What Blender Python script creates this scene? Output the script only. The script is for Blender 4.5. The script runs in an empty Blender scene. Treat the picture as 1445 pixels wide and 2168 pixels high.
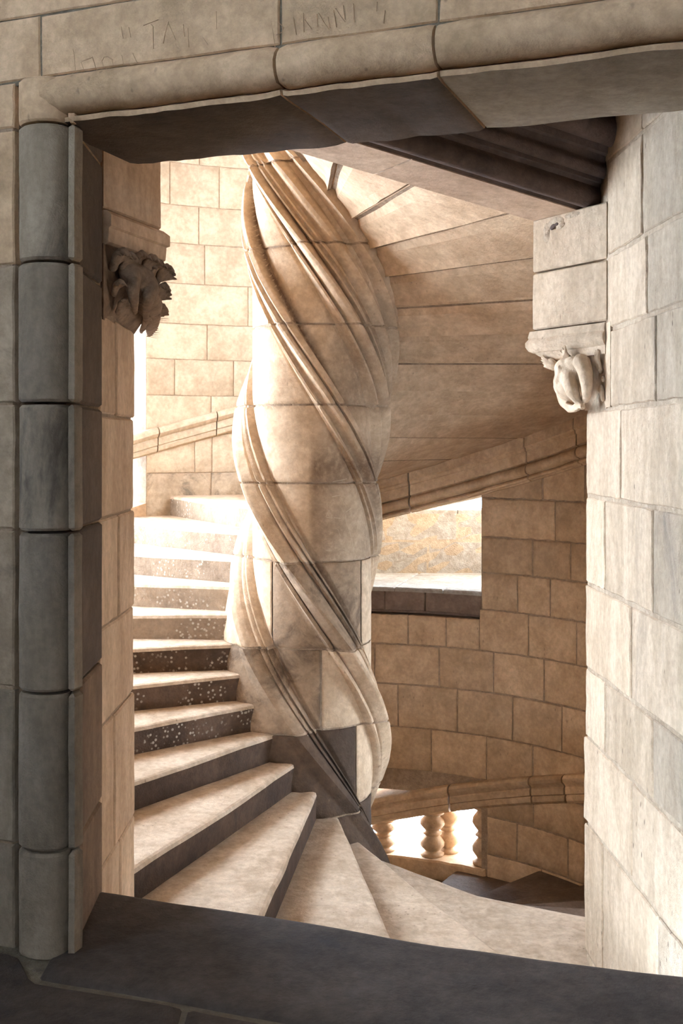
import bpy, bmesh, math, random
import numpy as np
from mathutils import Vector

# ------------------------------------------------------------------ camera, sky, sun, exposure
scene = bpy.context.scene
COL = scene.collection
cam_data = bpy.data.cameras.new("camera")
cam = bpy.data.objects.new("camera", cam_data)
COL.objects.link(cam)
cam.location = (0.162, -6.30, 1.905)
cam.rotation_euler = (math.radians(90), 0, 0)
cam_data.sensor_fit = 'VERTICAL'
cam_data.sensor_height = 36.0
cam_data.lens = 2433.0 / 2168.0 * 36.0
cam_data.shift_y = -144.0 / 2168.0
cam_data.clip_start = 0.05
scene.camera = cam

world = bpy.data.worlds.new("bright_hazy_sky")
scene.world = world
world.use_nodes = True
bgn = world.node_tree.nodes["Background"]
bgn.inputs["Color"].default_value = (0.745, 0.93, 1.17, 1)
bgn.inputs["Strength"].default_value = 30.0

sun_data = bpy.data.lights.new("sun", 'SUN')
sun_data.energy = 7.0
sun_data.angle = math.radians(1.0)
sun_data.color = (1.0, 0.95, 0.86)
sun = bpy.data.objects.new("sun", sun_data)
COL.objects.link(sun)
SUN_DIR = Vector((1.0, 0.05, -2.25))
sun.rotation_euler = SUN_DIR.to_track_quat('-Z', 'Y').to_euler()
sun.location = (-8, 0, 14)

vs = scene.view_settings
vs.view_transform = 'Standard'
vs.look = 'None'
vs.exposure = 0.52
vs.gamma = 1.0
vs.use_curve_mapping = False

# ------------------------------------------------------------------ constants of the place
STEP_A, STEP_R, PHI0 = 14.6, 0.14, -8.2      # degrees per step, riser, angle of step 0
PITCH = STEP_R * 360.0 / STEP_A
R_WALL = 2.10
FLOOR_Z = 0.468
rng = random.Random(7)

def nos(phi):                                  # height of the nosing line at an angle
    return STEP_R * (phi - PHI0) / STEP_A

def pol(phi, r):
    a = math.radians(phi)
    return (-r * math.sin(a), -r * math.cos(a))

# ------------------------------------------------------------------ small noise
_perm = np.random.RandomState(3).rand(64, 64, 64)
def vnoise(p):
    p = np.asarray(p, float)
    i = np.floor(p).astype(int); f = p - i; f = f * f * (3 - 2 * f)
    out = 0
    for dx in (0, 1):
        for dy in (0, 1):
            for dz in (0, 1):
                w = (f[..., 0] if dx else 1 - f[..., 0]) * (f[..., 1] if dy else 1 - f[..., 1]) * (f[..., 2] if dz else 1 - f[..., 2])
                out = out + w * _perm[(i[..., 0] + dx) % 64, (i[..., 1] + dy) % 64, (i[..., 2] + dz) % 64]
    return out * 2 - 1

# ------------------------------------------------------------------ materials
def mat_stone(name, base, dark, stain=(0.10, 0.06, 0.035), stain_lo=0.62, stain_amt=0.5, scale=2.2, bump=0.25,
              streak=False, spots=0.0, vary=0.12, rough=0.88, attr=None, pits=0.0):
    m = bpy.data.materials.new(name); m.use_nodes = True
    nt = m.node_tree; N = nt.nodes; L = nt.links
    bs = N["Principled BSDF"]
    bs.inputs["Roughness"].default_value = rough
    bs.inputs["Specular IOR Level"].default_value = 0.2
    tc = N.new("ShaderNodeTexCoord"); oi = N.new("ShaderNodeObjectInfo")
    geo = N.new("ShaderNodeNewGeometry")
    off = N.new("ShaderNodeVectorMath"); off.operation = 'MULTIPLY_ADD'
    L.new(oi.outputs["Random"], off.inputs[0]); off.inputs[1].default_value = (17.0, 11.0, 23.0)
    L.new(geo.outputs["Position"], off.inputs[2])
    mp = N.new("ShaderNodeMapping"); L.new(off.outputs[0], mp.inputs["Vector"])
    mp.inputs["Scale"].default_value = (1, 1, 0.28 if streak else 1)
    def noise(sc, det=6, ro=0.6, src=None, dist=0.0):
        n = N.new("ShaderNodeTexNoise"); n.inputs["Scale"].default_value = sc
        n.inputs["Detail"].default_value = det; n.inputs["Roughness"].default_value = ro
        n.inputs["Distortion"].default_value = dist
        L.new((src or off).outputs[0], n.inputs["Vector"]); return n
    def ramp(src, lo, hi):
        r = N.new("ShaderNodeMapRange"); r.inputs["From Min"].default_value = lo; r.inputs["From Max"].default_value = hi
        r.interpolation_type = 'SMOOTHSTEP'
        L.new(src, r.inputs["Value"]); return r.outputs["Result"]
    def mix(fac, a, b, mode='MIX'):
        x = N.new("ShaderNodeMix"); x.data_type = 'RGBA'; x.blend_type = mode
        if isinstance(fac, float): x.inputs["Factor"].default_value = fac
        else: L.new(fac, x.inputs["Factor"])
        for k, v in (("A", a), ("B", b)):
            s = [i for i in x.inputs if i.name == k and i.type == 'RGBA'][0]
            if isinstance(v, tuple): s.default_value = (*v, 1) if len(v) == 3 else v
            else: L.new(v, s)
        return [o for o in x.outputs if o.type == 'RGBA'][0]
    big = noise(scale, 5, 0.55, mp)
    c = mix(ramp(big.outputs[0], 0.3, 0.72), base, dark)
    fine = noise(38, 4, 0.65)
    fr = ramp(fine.outputs[0], 0.25, 0.75)
    m2 = N.new("ShaderNodeMapRange"); L.new(fr, m2.inputs["Value"])
    m2.inputs["To Min"].default_value = 0.84; m2.inputs["To Max"].default_value = 1.08
    cv = N.new("ShaderNodeCombineColor")
    for i in range(3): L.new(m2.outputs[0], cv.inputs[i])
    c = mix(1.0, c, cv.outputs[0], 'MULTIPLY')
    md = noise(scale * 4.5, 7, 0.7, mp, 0.3)      # blotches the size of a hand
    mr_ = N.new("ShaderNodeMapRange"); L.new(ramp(md.outputs[0], 0.3, 0.7), mr_.inputs["Value"])
    mr_.inputs["To Min"].default_value = 1.09; mr_.inputs["To Max"].default_value = 0.80
    cm_ = N.new("ShaderNodeCombineColor")
    for i, k_ in enumerate((1.0, 0.985, 0.96)):
        mk_ = N.new("ShaderNodeMath"); mk_.operation = 'POWER'; L.new(mr_.outputs[0], mk_.inputs[0]); mk_.inputs[1].default_value = 1.0 / k_ ** 6
        L.new(mk_.outputs[0], cm_.inputs[i])
    c = mix(1.0, c, cm_.outputs[0], 'MULTIPLY')
    st = noise(scale * 1.7, 8, 0.68, mp, 0.6)
    sf = N.new("ShaderNodeMath"); sf.operation = 'MULTIPLY'
    L.new(ramp(st.outputs[0], stain_lo, stain_lo + 0.16), sf.inputs[0]); sf.inputs[1].default_value = stain_amt
    c = mix(sf.outputs[0], c, stain)
    if attr:                                     # dirt laid down on the mesh
        an = N.new("ShaderNodeAttribute"); an.attribute_name = attr
        dn = ramp(noise(30, 5, 0.7).outputs[0], 0.25, 0.6)
        dm = N.new("ShaderNodeMath"); dm.operation = 'MULTIPLY'
        L.new(an.outputs["Fac"], dm.inputs[0])
        da = N.new("ShaderNodeMapRange"); L.new(dn, da.inputs["Value"]); da.inputs["To Min"].default_value = 0.55
        L.new(da.outputs[0], dm.inputs[1])
        c = mix(dm.outputs[0], c, (0.105, 0.058, 0.032))
    if spots > 0:                                # lichen rosettes
        vo = N.new("ShaderNodeTexVoronoi"); vo.inputs["Scale"].default_value = 44; vo.inputs["Randomness"].default_value = 1.0
        L.new(off.outputs[0], vo.inputs["Vector"])
        a = ramp(vo.outputs["Distance"], 0.38, 0.20)
        pat = ramp(noise(4.5, 3).outputs[0], 0.46, 0.58)
        mm = N.new("ShaderNodeMath"); mm.operation = 'MULTIPLY'; L.new(a, mm.inputs[0]); L.new(pat, mm.inputs[1])
        m3 = N.new("ShaderNodeMath"); m3.operation = 'MULTIPLY'; L.new(mm.outputs[0], m3.inputs[0]); m3.inputs[1].default_value = spots
        c = mix(m3.outputs[0], c, (0.58, 0.50, 0.40))
    if pits > 0:                                 # small dark pits and bruises in the stone
        vp = N.new("ShaderNodeTexVoronoi"); vp.inputs["Scale"].default_value = 30
        pm_ = N.new("ShaderNodeMapping"); pm_.inputs["Scale"].default_value = (1, 1, 0.45); L.new(off.outputs[0], pm_.inputs["Vector"])
        L.new(pm_.outputs[0], vp.inputs["Vector"])
        pa_ = ramp(vp.outputs["Distance"], 0.20, 0.08)
        pg_ = ramp(noise(3.0, 4).outputs[0], 0.50, 0.66)
        px_ = N.new("ShaderNodeMath"); px_.operation = 'MULTIPLY'; L.new(pa_, px_.inputs[0]); L.new(pg_, px_.inputs[1])
        py_ = N.new("ShaderNodeMath"); py_.operation = 'MULTIPLY'; L.new(px_.outputs[0], py_.inputs[0]); py_.inputs[1].default_value = pits
        c = mix(py_.outputs[0], c, (0.12, 0.08, 0.055))
    hv = N.new("ShaderNodeHueSaturation")
    mr = N.new("ShaderNodeMapRange"); L.new(oi.outputs["Random"], mr.inputs["Value"])
    mr.inputs["To Min"].default_value = 1 - vary; mr.inputs["To Max"].default_value = 1 + vary * 0.6
    L.new(mr.outputs[0], hv.inputs["Value"]); L.new(c, hv.inputs["Color"])
    L.new(hv.outputs[0], bs.inputs["Base Color"])
    # relief
    add = N.new("ShaderNodeMath"); add.operation = 'ADD'
    f2 = noise(90, 3, 0.7); L.new(f2.outputs[0], add.inputs[0])
    m4 = N.new("ShaderNodeMath"); m4.operation = 'MULTIPLY'; L.new(noise(11, 6, 0.65).outputs[0], m4.inputs[0]); m4.inputs[1].default_value = 2.6
    L.new(m4.outputs[0], add.inputs[1])
    bp = N.new("ShaderNodeBump"); bp.inputs["Strength"].default_value = bump; bp.inputs["Distance"].default_value = 0.012
    L.new(add.outputs[0], bp.inputs["Height"]); L.new(bp.outputs[0], bs.inputs["Normal"])
    return m

M = {}
CREAM = (0.58, 0.415, 0.275)
M['wall'] = mat_stone("limestone_wall", (0.60, 0.41, 0.25), (0.50, 0.33, 0.195), (0.30, 0.19, 0.12), 0.60, 0.45, 1.6, 0.18, vary=0.16, pits=0.5)
M['pale'] = mat_stone("limestone_pale", (0.55, 0.43, 0.30), (0.49, 0.37, 0.25), (0.30, 0.21, 0.14), 0.66, 0.4, 1.6, 0.15, vary=0.06, pits=0.3)
M['pale_stained'] = mat_stone("limestone_pale_mouldy", (0.50, 0.385, 0.265), (0.38, 0.28, 0.19), (0.10, 0.082, 0.06), 0.47, 0.75, 3.0, 0.25, vary=0.03)
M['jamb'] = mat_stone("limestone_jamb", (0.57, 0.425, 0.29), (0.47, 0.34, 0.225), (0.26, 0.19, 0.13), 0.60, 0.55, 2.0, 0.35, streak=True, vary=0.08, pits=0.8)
M['jamb_mid'] = mat_stone("limestone_jamb_worn_dimmed", (0.53, 0.395, 0.27), (0.43, 0.315, 0.21), (0.20, 0.15, 0.11), 0.56, 0.6, 2.2, 0.4, streak=True, vary=0.06, pits=0.9)
M['jamb_grey'] = mat_stone("limestone_jamb_weathered_dimmed", (0.455, 0.345, 0.24), (0.345, 0.26, 0.18), (0.13, 0.105, 0.085), 0.53, 0.6, 2.4, 0.45, streak=True, vary=0.06, pits=1.0)
M['jamb_left'] = mat_stone("limestone_jamb_warm", (0.66, 0.46, 0.30), (0.56, 0.37, 0.235), (0.25, 0.15, 0.09), 0.66, 0.45, 2.0, 0.2, streak=True, vary=0.08)
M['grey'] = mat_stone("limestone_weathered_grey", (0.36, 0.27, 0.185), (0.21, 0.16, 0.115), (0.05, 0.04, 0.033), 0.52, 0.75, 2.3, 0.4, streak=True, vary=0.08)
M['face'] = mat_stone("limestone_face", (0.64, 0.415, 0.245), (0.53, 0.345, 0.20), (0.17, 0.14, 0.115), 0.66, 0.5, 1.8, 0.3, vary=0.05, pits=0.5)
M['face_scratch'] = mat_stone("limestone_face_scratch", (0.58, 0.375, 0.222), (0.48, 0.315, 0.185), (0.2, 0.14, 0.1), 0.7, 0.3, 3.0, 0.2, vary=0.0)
M['face_dim'] = mat_stone("limestone_face_dimmed", (0.46, 0.33, 0.215), (0.34, 0.245, 0.165), (0.10, 0.078, 0.06), 0.56, 0.6, 2.0, 0.3, vary=0.05)
M['under'] = mat_stone("limestone_dark_brown", (0.135, 0.09, 0.06), (0.085, 0.058, 0.042), (0.05, 0.04, 0.035), 0.55, 0.6, 2.5, 0.35, vary=0.05)
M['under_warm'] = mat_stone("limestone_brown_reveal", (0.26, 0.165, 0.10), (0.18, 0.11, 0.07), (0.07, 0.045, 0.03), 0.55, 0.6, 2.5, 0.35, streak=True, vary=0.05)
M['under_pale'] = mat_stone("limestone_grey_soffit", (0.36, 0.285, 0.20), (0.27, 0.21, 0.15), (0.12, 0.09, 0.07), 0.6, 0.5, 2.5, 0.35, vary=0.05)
M['step'] = mat_stone("limestone_step", (0.58, 0.44, 0.315), (0.47, 0.34, 0.23), (0.24, 0.15, 0.095), 0.60, 0.5, 2.6, 0.4, vary=0.06, pits=0.6)
M['riser'] = mat_stone("limestone_riser_dirt_shade", (0.125, 0.075, 0.046), (0.07, 0.043, 0.028), (0.04, 0.026, 0.018), 0.52, 0.6, 2.6, 0.5, streak=False, spots=0.6, vary=0.08)
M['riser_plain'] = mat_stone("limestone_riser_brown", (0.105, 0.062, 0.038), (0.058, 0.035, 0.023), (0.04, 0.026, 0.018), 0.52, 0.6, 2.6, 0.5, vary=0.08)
M['step_dark'] = mat_stone("limestone_step_shaded", (0.16, 0.105, 0.07), (0.10, 0.065, 0.045), (0.05, 0.033, 0.024), 0.56, 0.5, 2.6, 0.4, vary=0.06)
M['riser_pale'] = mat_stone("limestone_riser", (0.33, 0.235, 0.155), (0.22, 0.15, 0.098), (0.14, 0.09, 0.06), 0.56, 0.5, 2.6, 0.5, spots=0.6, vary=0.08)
M['soffit'] = mat_stone("limestone_soffit", (0.54, 0.37, 0.23), (0.44, 0.28, 0.165), (0.33, 0.21, 0.13), 0.62, 0.45, 2.0, 0.3, vary=0.08, pits=0.5)
M['newel'] = mat_stone("limestone_newel", (0.54, 0.385, 0.25), (0.46, 0.31, 0.19), (0.28, 0.16, 0.09), 0.60, 0.5, 2.4, 0.2, vary=0.04, attr="patina", pits=0.5)
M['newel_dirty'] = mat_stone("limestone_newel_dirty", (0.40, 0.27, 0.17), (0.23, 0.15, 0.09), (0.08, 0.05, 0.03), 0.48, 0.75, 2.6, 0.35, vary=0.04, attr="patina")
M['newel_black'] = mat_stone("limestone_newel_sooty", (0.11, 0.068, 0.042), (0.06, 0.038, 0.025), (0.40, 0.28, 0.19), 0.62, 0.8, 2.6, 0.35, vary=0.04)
M['mortar'] = mat_stone("lime_mortar", (0.40, 0.28, 0.185), (0.32, 0.22, 0.14), (0.12, 0.08, 0.055), 0.55, 0.5, 6.0, 0.6, vary=0.0)
M['mortar_pale'] = mat_stone("lime_mortar_pale", (0.47, 0.36, 0.25), (0.38, 0.28, 0.19), (0.2, 0.14, 0.1), 0.6, 0.4, 6.0, 0.6, vary=0.0)
M['mortar_soffit'] = mat_stone("lime_mortar_brown", (0.27, 0.175, 0.105), (0.18, 0.115, 0.07), (0.07, 0.045, 0.03), 0.55, 0.5, 8.0, 0.6, vary=0.0)
M['mortar_grey'] = mat_stone("lime_mortar_grey", (0.22, 0.175, 0.12), (0.15, 0.12, 0.085), (0.05, 0.045, 0.04), 0.55, 0.5, 6.0, 0.6, vary=0.0)
M['floor'] = mat_stone("paving_dark", (0.095, 0.072, 0.058), (0.055, 0.042, 0.035), (0.035, 0.03, 0.03), 0.55, 0.5, 3.0, 0.45, vary=0.06)
M['lintel_in'] = mat_stone("limestone_inner_lintel", (0.50, 0.34, 0.225), (0.42, 0.275, 0.18), (0.2, 0.12, 0.08), 0.66, 0.4, 2.0, 0.2, vary=0.04)
M['mould_dark'] = mat_stone("limestone_shaded_moulding", (0.115, 0.075, 0.058), (0.075, 0.05, 0.04), (0.03, 0.022, 0.02), 0.55, 0.5, 2.5, 0.3, vary=0.04)
M['sill'] = mat_stone("limestone_sill_shaded", (0.28, 0.19, 0.135), (0.20, 0.135, 0.10), (0.10, 0.065, 0.05), 0.6, 0.5, 2.5, 0.3, vary=0.05)
M['out'] = mat_stone("limestone_lichen_outside", (0.42, 0.37, 0.31), (0.34, 0.285, 0.23), (0.22, 0.17, 0.13), 0.50, 0.55, 5.0, 0.6, vary=0.05)
M['carve_dark'] = mat_stone("limestone_carved_dark", (0.30, 0.195, 0.125), (0.20, 0.13, 0.085), (0.07, 0.045, 0.03), 0.56, 0.7, 9.0, 0.3, vary=0.04)
M['plaster'] = mat_stone("plaster_room", (0.34, 0.31, 0.27), (0.29, 0.26, 0.23), (0.2, 0.17, 0.15), 0.7, 0.3, 1.2, 0.2, vary=0.03)

# ------------------------------------------------------------------ object helpers
def wloc(o):
    v = Vector((0, 0, 0))
    while o is not None:
        v = v + o.location; o = o.parent
    return v

def make(name, V, F, mat, parent=None, smooth=None, loc=None, recalc=True, auto=None):
    """one mesh object; V in world coordinates"""
    V = np.asarray(V, float)
    base = np.array(wloc(parent)) if parent else np.zeros(3)
    L = np.array(loc, float) if loc is not None else base
    me = bpy.data.meshes.new(name)
    me.from_pydata((V - L).tolist(), [], F)
    if recalc:
        bm = bmesh.new(); bm.from_mesh(me)
        bmesh.ops.recalc_face_normals(bm, faces=bm.faces)
        bm.to_mesh(me); bm.free()
    if smooth is not None:
        if smooth is True: fl = [True] * len(me.polygons)
        else: fl = list(smooth) + [False] * (len(me.polygons) - len(smooth))
        me.polygons.foreach_set("use_smooth", fl)
    if auto:
        me.polygons.foreach_set("use_smooth", [True] * len(me.polygons))
        me.set_sharp_from_angle(angle=math.radians(auto))
    me.materials.append(mat)
    o = bpy.data.objects.new(name, me); COL.objects.link(o)
    if parent:
        o.parent = parent
    o.location = Vector(L - base)
    return o

def thing(name, label, cat, loc, group=None):
    o = bpy.data.objects.new(name, None); COL.objects.link(o)
    o.empty_display_size = 0.1
    o.location = loc; o["label"] = label; o["category"] = cat
    if group: o["group"] = group
    return o

def tag(o, label, cat, group=None):
    o["label"] = label; o["category"] = cat
    if group: o["group"] = group
    return o

def structure(o, label, cat='wall'):
    o["kind"] = "structure"; o["label"] = label; o["category"] = cat
    return o

def box_vf(x0, x1, y0, y1, z0, z1):
    V = [(x, y, z) for z in (z0, z1) for y in (y0, y1) for x in (x0, x1)]
    F = [(0, 2, 3, 1), (4, 5, 7, 6), (0, 1, 5, 4), (2, 6, 7, 3), (0, 4, 6, 2), (1, 3, 7, 5)]
    return V, F

def poly_prism(poly, z0, z1):
    n = len(poly)
    V = [(x, y, z0) for x, y in poly] + [(x, y, z1) for x, y in poly]
    F = [tuple(range(n - 1, -1, -1)), tuple(range(n, 2 * n))] + [(i, (i + 1) % n, n + (i + 1) % n, n + i) for i in range(n)]
    return V, F

def inset_poly(poly, d):
    n = len(poly); out = []
    A = sum(poly[i][0] * poly[(i + 1) % n][1] - poly[(i + 1) % n][0] * poly[i][1] for i in range(n))
    sgn = 1 if A > 0 else -1
    for i in range(n):
        p0, p1, p2 = [Vector(poly[(i + k) % n]) for k in (-1, 0, 1)]
        a = (p1 - p0).normalized(); b = (p2 - p1).normalized()
        na = Vector((-a.y, a.x)) * sgn; nb = Vector((-b.y, b.x)) * sgn
        m = na + nb
        l = m.length
        m = m / l if l > 1e-6 else na
        k = d / max(0.35, m.dot(na))
        q = p1 + m * k
        out.append((q.x, q.y))
    return out

def prism_stone(poly, z0, z1, ch=0.006, gap=0.005, segs=4, amp=0.0025, seed=0):
    """vertical block with worn arrises at its beds"""
    n = len(poly); zs = [z0 + gap, z0 + gap + ch]
    zs += [z0 + (z1 - z0) * k / segs for k in range(1, segs)] + [z1 - gap - ch, z1 - gap]
    ins = inset_poly(poly, ch)
    V = []
    for k, z in enumerate(zs):
        src = ins if k in (0, len(zs) - 1) else poly
        P = np.array([(x, y, z) for x, y in src])
        nz = vnoise(P * 6.0 + seed * 3.7) * amp + vnoise(P * 21 + seed) * amp * 0.5
        ctr = P.mean(0); d = P - ctr; d[:, 2] = 0
        d /= np.maximum(1e-6, np.linalg.norm(d, axis=1))[:, None]
        V += (P + d * nz[:, None]).tolist()
    F = [tuple(range(n - 1, -1, -1)), tuple(range((len(zs) - 1) * n, len(zs) * n))]
    for k in range(len(zs) - 1):
        for i in range(n):
            j = (i + 1) % n
            F.append((k * n + i, k * n + j, (k + 1) * n + j, (k + 1) * n + i))
    return V, F

def surf_stone(P, u0, u1, v0, v1, um=1.0, nu=4, nv=3, depth=0.05, bev=0.008, gap=0.005, proud=0.0, amp=0.002, seed=0.0):
    """stone on a parametric surface P(u,v,w); um = metres per unit of u"""
    g = gap / um; b = bev / um
    us = np.linspace(u0 + g + b, u1 - g - b, nu + 1); vv = np.linspace(v0 + gap + bev, v1 - gap - bev, nv + 1)
    r = random.Random(seed * 131 + 5)
    idx = lambda i, j: j * (nu + 1) + i
    pts = []
    for j in range(nv + 1):
        for i in range(nu + 1):
            edge = i in (0, nu) or j in (0, nv)
            ju = r.uniform(-1, 1) * amp * 1.2 / um; jv = r.uniform(-1, 1) * amp * 1.2
            w = proud + r.uniform(-1, 1) * amp * 0.6
            pts.append((us[i] + ju, vv[j] + jv, w))
    ring = [(i, 0) for i in range(nu)] + [(nu, j) for j in range(nv)] + [(i, nv) for i in range(nu, 0, -1)] + [(0, j) for j in range(nv, 0, -1)]
    base = len(pts); K = len(ring)
    for lvl in (0, 1):
        for (i, j) in ring:
            u, v, w = pts[idx(i, j)]
            if i == 0: u = u - b
            if i == nu: u = u + b
            if j == 0: v = v - bev
            if j == nv: v = v + bev
            pts.append((u, v, (proud - bev) if lvl == 0 else -depth))
    F = [(idx(i, j), idx(i + 1, j), idx(i + 1, j + 1), idx(i, j + 1)) for j in range(nv) for i in range(nu)]
    nf = len(F)
    for k in range(K):
        a, c = idx(*ring[k]), idx(*ring[(k + 1) % K])
        F.append((a, base + k, base + (k + 1) % K, c))
        F.append((base + k, base + K + k, base + K + (k + 1) % K, base + (k + 1) % K))
    V = [P(*p) for p in pts]
    return V, F, nf

def sweep(profile, frames):
    """closed profile [(a,b)] carried along frames; frame(a,b)->xyz"""
    n = len(profile); V = []; F = []
    for f in frames: V += [f(a, b) for a, b in profile]
    m = len(frames)
    for k in range(m - 1):
        for i in range(n):
            j = (i + 1) % n
            F.append((k * n + i, k * n + j, (k + 1) * n + j, (k + 1) * n + i))
    F += [tuple(range(n - 1, -1, -1)), tuple(range((m - 1) * n, m * n))]
    return V, F

def arc(cx, cy, r, a0, a1, n):
    return [(cx + r * math.cos(math.radians(a0 + (a1 - a0) * i / n)), cy + r * math.sin(math.radians(a0 + (a1 - a0) * i / n))) for i in range(n + 1)]

# ================================================================== THE SETTING
# ---- the door wall: skewed plane, receding to the left
O2 = Vector((-0.600, -3.070)); AW = Vector((0.932, -0.363)); BW = Vector((0.363, 0.932))
def wp(s, q, z=0.0):                           # s along the wall, q out towards the room
    p = O2 + AW * s - BW * q
    return (p.x, p.y, z)
W_TH = 0.503                                   # thickness of the outer order

# mortar body of the wall: left pier, right pier, head
left_poly = [(-0.622, -2.02), (-0.624, -2.56), (-0.640, -2.95), tuple(wp(-0.19, -0.03)[:2]), tuple(wp(-0.2, -0.006)[:2]), tuple(wp(-3.2, -0.006)[:2]),
             tuple(wp(-3.2, -1.4)[:2]), (-2.05, -1.15), (-1.55, -1.46), (-0.95, -1.93)]
V, F = poly_prism(left_poly, -1.8, 4.9)
wall_left = structure(make("wall_left", V, F, M['mortar']), "left pier of the doorway, grey outside and warm stone inside")
right_poly = [(1.2045, -1.43), (1.2805, -3.05), (1.3075, -3.60), (3.6, -4.6), (3.6, -0.9), (1.98, -0.80), (1.5, -1.15)]
V, F = poly_prism(right_poly, -1.8, 4.9)
wall_right = structure(make("wall_right", V, F, M['mortar_pale']), "pale sunlit stone reveal on the right of the doorway")
hp = [wp(-3.2, -0.006)[:2], wp(3.6, -0.006)[:2], wp(3.6, -0.48)[:2], wp(-3.2, -0.48)[:2]]
V, F = poly_prism([tuple(p) for p in hp], 2.935, 4.9)
wall_front = structure(make("wall_front", V, F, M['mortar_grey']), "stone wall above the doorway with a rounded lintel edge")
# right part of the outer wall, beyond the opening
rp = [wp(2.55, -0.02)[:2], wp(3.8, -0.02)[:2], wp(3.8, -0.48)[:2], wp(2.55, -0.48)[:2]]
V, F = poly_prism([tuple(p) for p in rp], 0.2, 2.86)
structure(make("wall_front_right", V, F, M['face']), "plain stone pier closing the door wall on the far right")

def face_P(s, z, w): return wp(s, w, z)
# stones of the face above the lintel
rows = [(2.945, 3.125, [-2.2, -1.15, -0.10, 0.645, 1.075, 1.75, 2.6, 3.5]), (3.125, 3.42, [-2.2, -1.4, -0.55, 0.25, 0.9, 1.6, 2.5, 3.5]),
        (3.42, 3.72, [-2.2, -1.0, -0.2, 0.6, 1.4, 2.3, 3.5]), (3.72, 4.1, [-2.2, -1.4, -0.4, 0.3, 1.2, 2.0, 3.5])]
for ri, (z0, z1, ss) in enumerate(rows):
    for k in range(len(ss) - 1):
        V, F, nf = surf_stone(face_P, ss[k], ss[k + 1], z0, z1, nu=6, nv=3, depth=0.06, bev=0.004, gap=0.003, proud=rng.uniform(-0.002, 0.002), amp=0.0016, seed=ri * 20 + k + 1)
        make("stone", V, F, M['face'], wall_front)
# shallow letters scratched into those stones
INSC = [[(0.6208, 3.0103), (0.6276, 2.9724), (0.6317, 2.941)], [(0.6208, 3.0103), (0.6425, 3.0037), (0.656, 2.9896), (0.6519, 2.9778), (0.6344, 2.9715)], [(0.6841, 3.0104), (0.6881, 2.9854), (0.6921, 2.9653)], [(0.7121, 3.0189), (0.7134, 2.9698)], [(0.7161, 3.0012), (0.7359, 2.9742)], [(0.7504, 3.0112), (0.7517, 2.977)], [(0.7544, 3.0131), (0.7701, 2.9867), (0.7832, 2.9668)], [(0.7806, 2.9998), (0.7858, 2.9701)], [(0.7962, 3.0147), (0.804, 2.9701)], [(0.8014, 3.0188), (0.8169, 2.9949), (0.8286, 2.9801)], [(0.8221, 3.0232), (0.8273, 2.9863)], [(0.8504, 3.024), (0.853, 2.9757)], [(0.9141, 3.02), (0.9128, 2.9963)], [(0.9355, 2.9956), (0.9317, 2.9628)], [(0.0101, 3.0136), (0.0148, 2.9944), (0.018, 2.9517)], [(0.0367, 2.9733), (0.0476, 2.9455)], [(0.0398, 2.9755), (0.0739, 2.9819), (0.0893, 2.9406)], [(0.0739, 2.9846), (0.0893, 2.9406)], [(0.1123, 2.9786), (0.1046, 2.9677), (0.1107, 2.9512), (0.129, 2.9386), (0.1412, 2.9502), (0.1382, 2.9689), (0.1229, 2.9786), (0.1123, 2.9786)], [(0.1685, 2.9769), (0.1745, 2.9488), (0.1956, 2.9437), (0.218, 2.9488)], [(0.2031, 2.9779), (0.218, 2.9488)], [(0.167, 3.0553), (0.173, 3.0219)], [(0.1911, 3.0508), (0.1971, 3.0214)], [(0.2611, 3.0493), (0.267, 3.0434), (0.2685, 2.9814)], [(0.2374, 3.0499), (0.2832, 3.0592)], [(0.3154, 3.0498), (0.3052, 3.0204), (0.2993, 2.9929)], [(0.314, 3.0474), (0.3373, 2.9983)], [(0.3604, 3.0361), (0.3648, 3.0025)], [(0.3748, 3.0241), (0.3777, 2.9728)], [(0.4206, 2.9927), (0.4363, 2.9705)], [(0.4603, 3.0581), (0.4617, 3.0101)]]
V = []; F = []
for line in INSC:
    for (a, b) in zip(line[:-1], line[1:]):
        t = Vector((b[0] - a[0], b[1] - a[1])); t = t / max(1e-6, t.length); nn = Vector((-t.y, t.x)) * 0.0010
        k = len(V)
        for (p, sg, w) in ((a, 1, 0.0), (b, 1, 0.0), (b, -1, 0.0), (a, -1, 0.0), (a, 0, 0.0022), (b, 0, 0.0022)):
            V.append(wp(p[0] + nn.x * sg, w, p[1] + nn.y * sg))
        F += [(k, k + 1, k + 5, k + 4), (k + 4, k + 5, k + 2, k + 3)]
make("inscription", V, F, M['face_scratch'], wall_front)
# stones of the face left of the jamb roll, light's downward fade put into colour
zj = [FLOOR_Z - 0.02, 0.756, 1.203, 1.656, 2.02, 2.42, 2.81, 2.945]
for k in range(len(zj) - 1):
    for q, (s0, s1) in enumerate([(-0.62 - 0.2 * (k % 2), -0.187), (-1.25 - 0.1 * (k % 2), -0.62 - 0.2 * (k % 2)), (-2.3, -1.25 - 0.1 * (k % 2))]):
        V, F, nf = surf_stone(face_P, s0, s1, zj[k], zj[k + 1], nu=4, nv=4, depth=0.06, bev=0.005, gap=0.004, amp=0.0018, seed=200 + k * 5 + q)
        make("stone", V, F, M['grey' if k < 2 else 'face_dim' if k < 5 else 'face'], wall_left)

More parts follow.
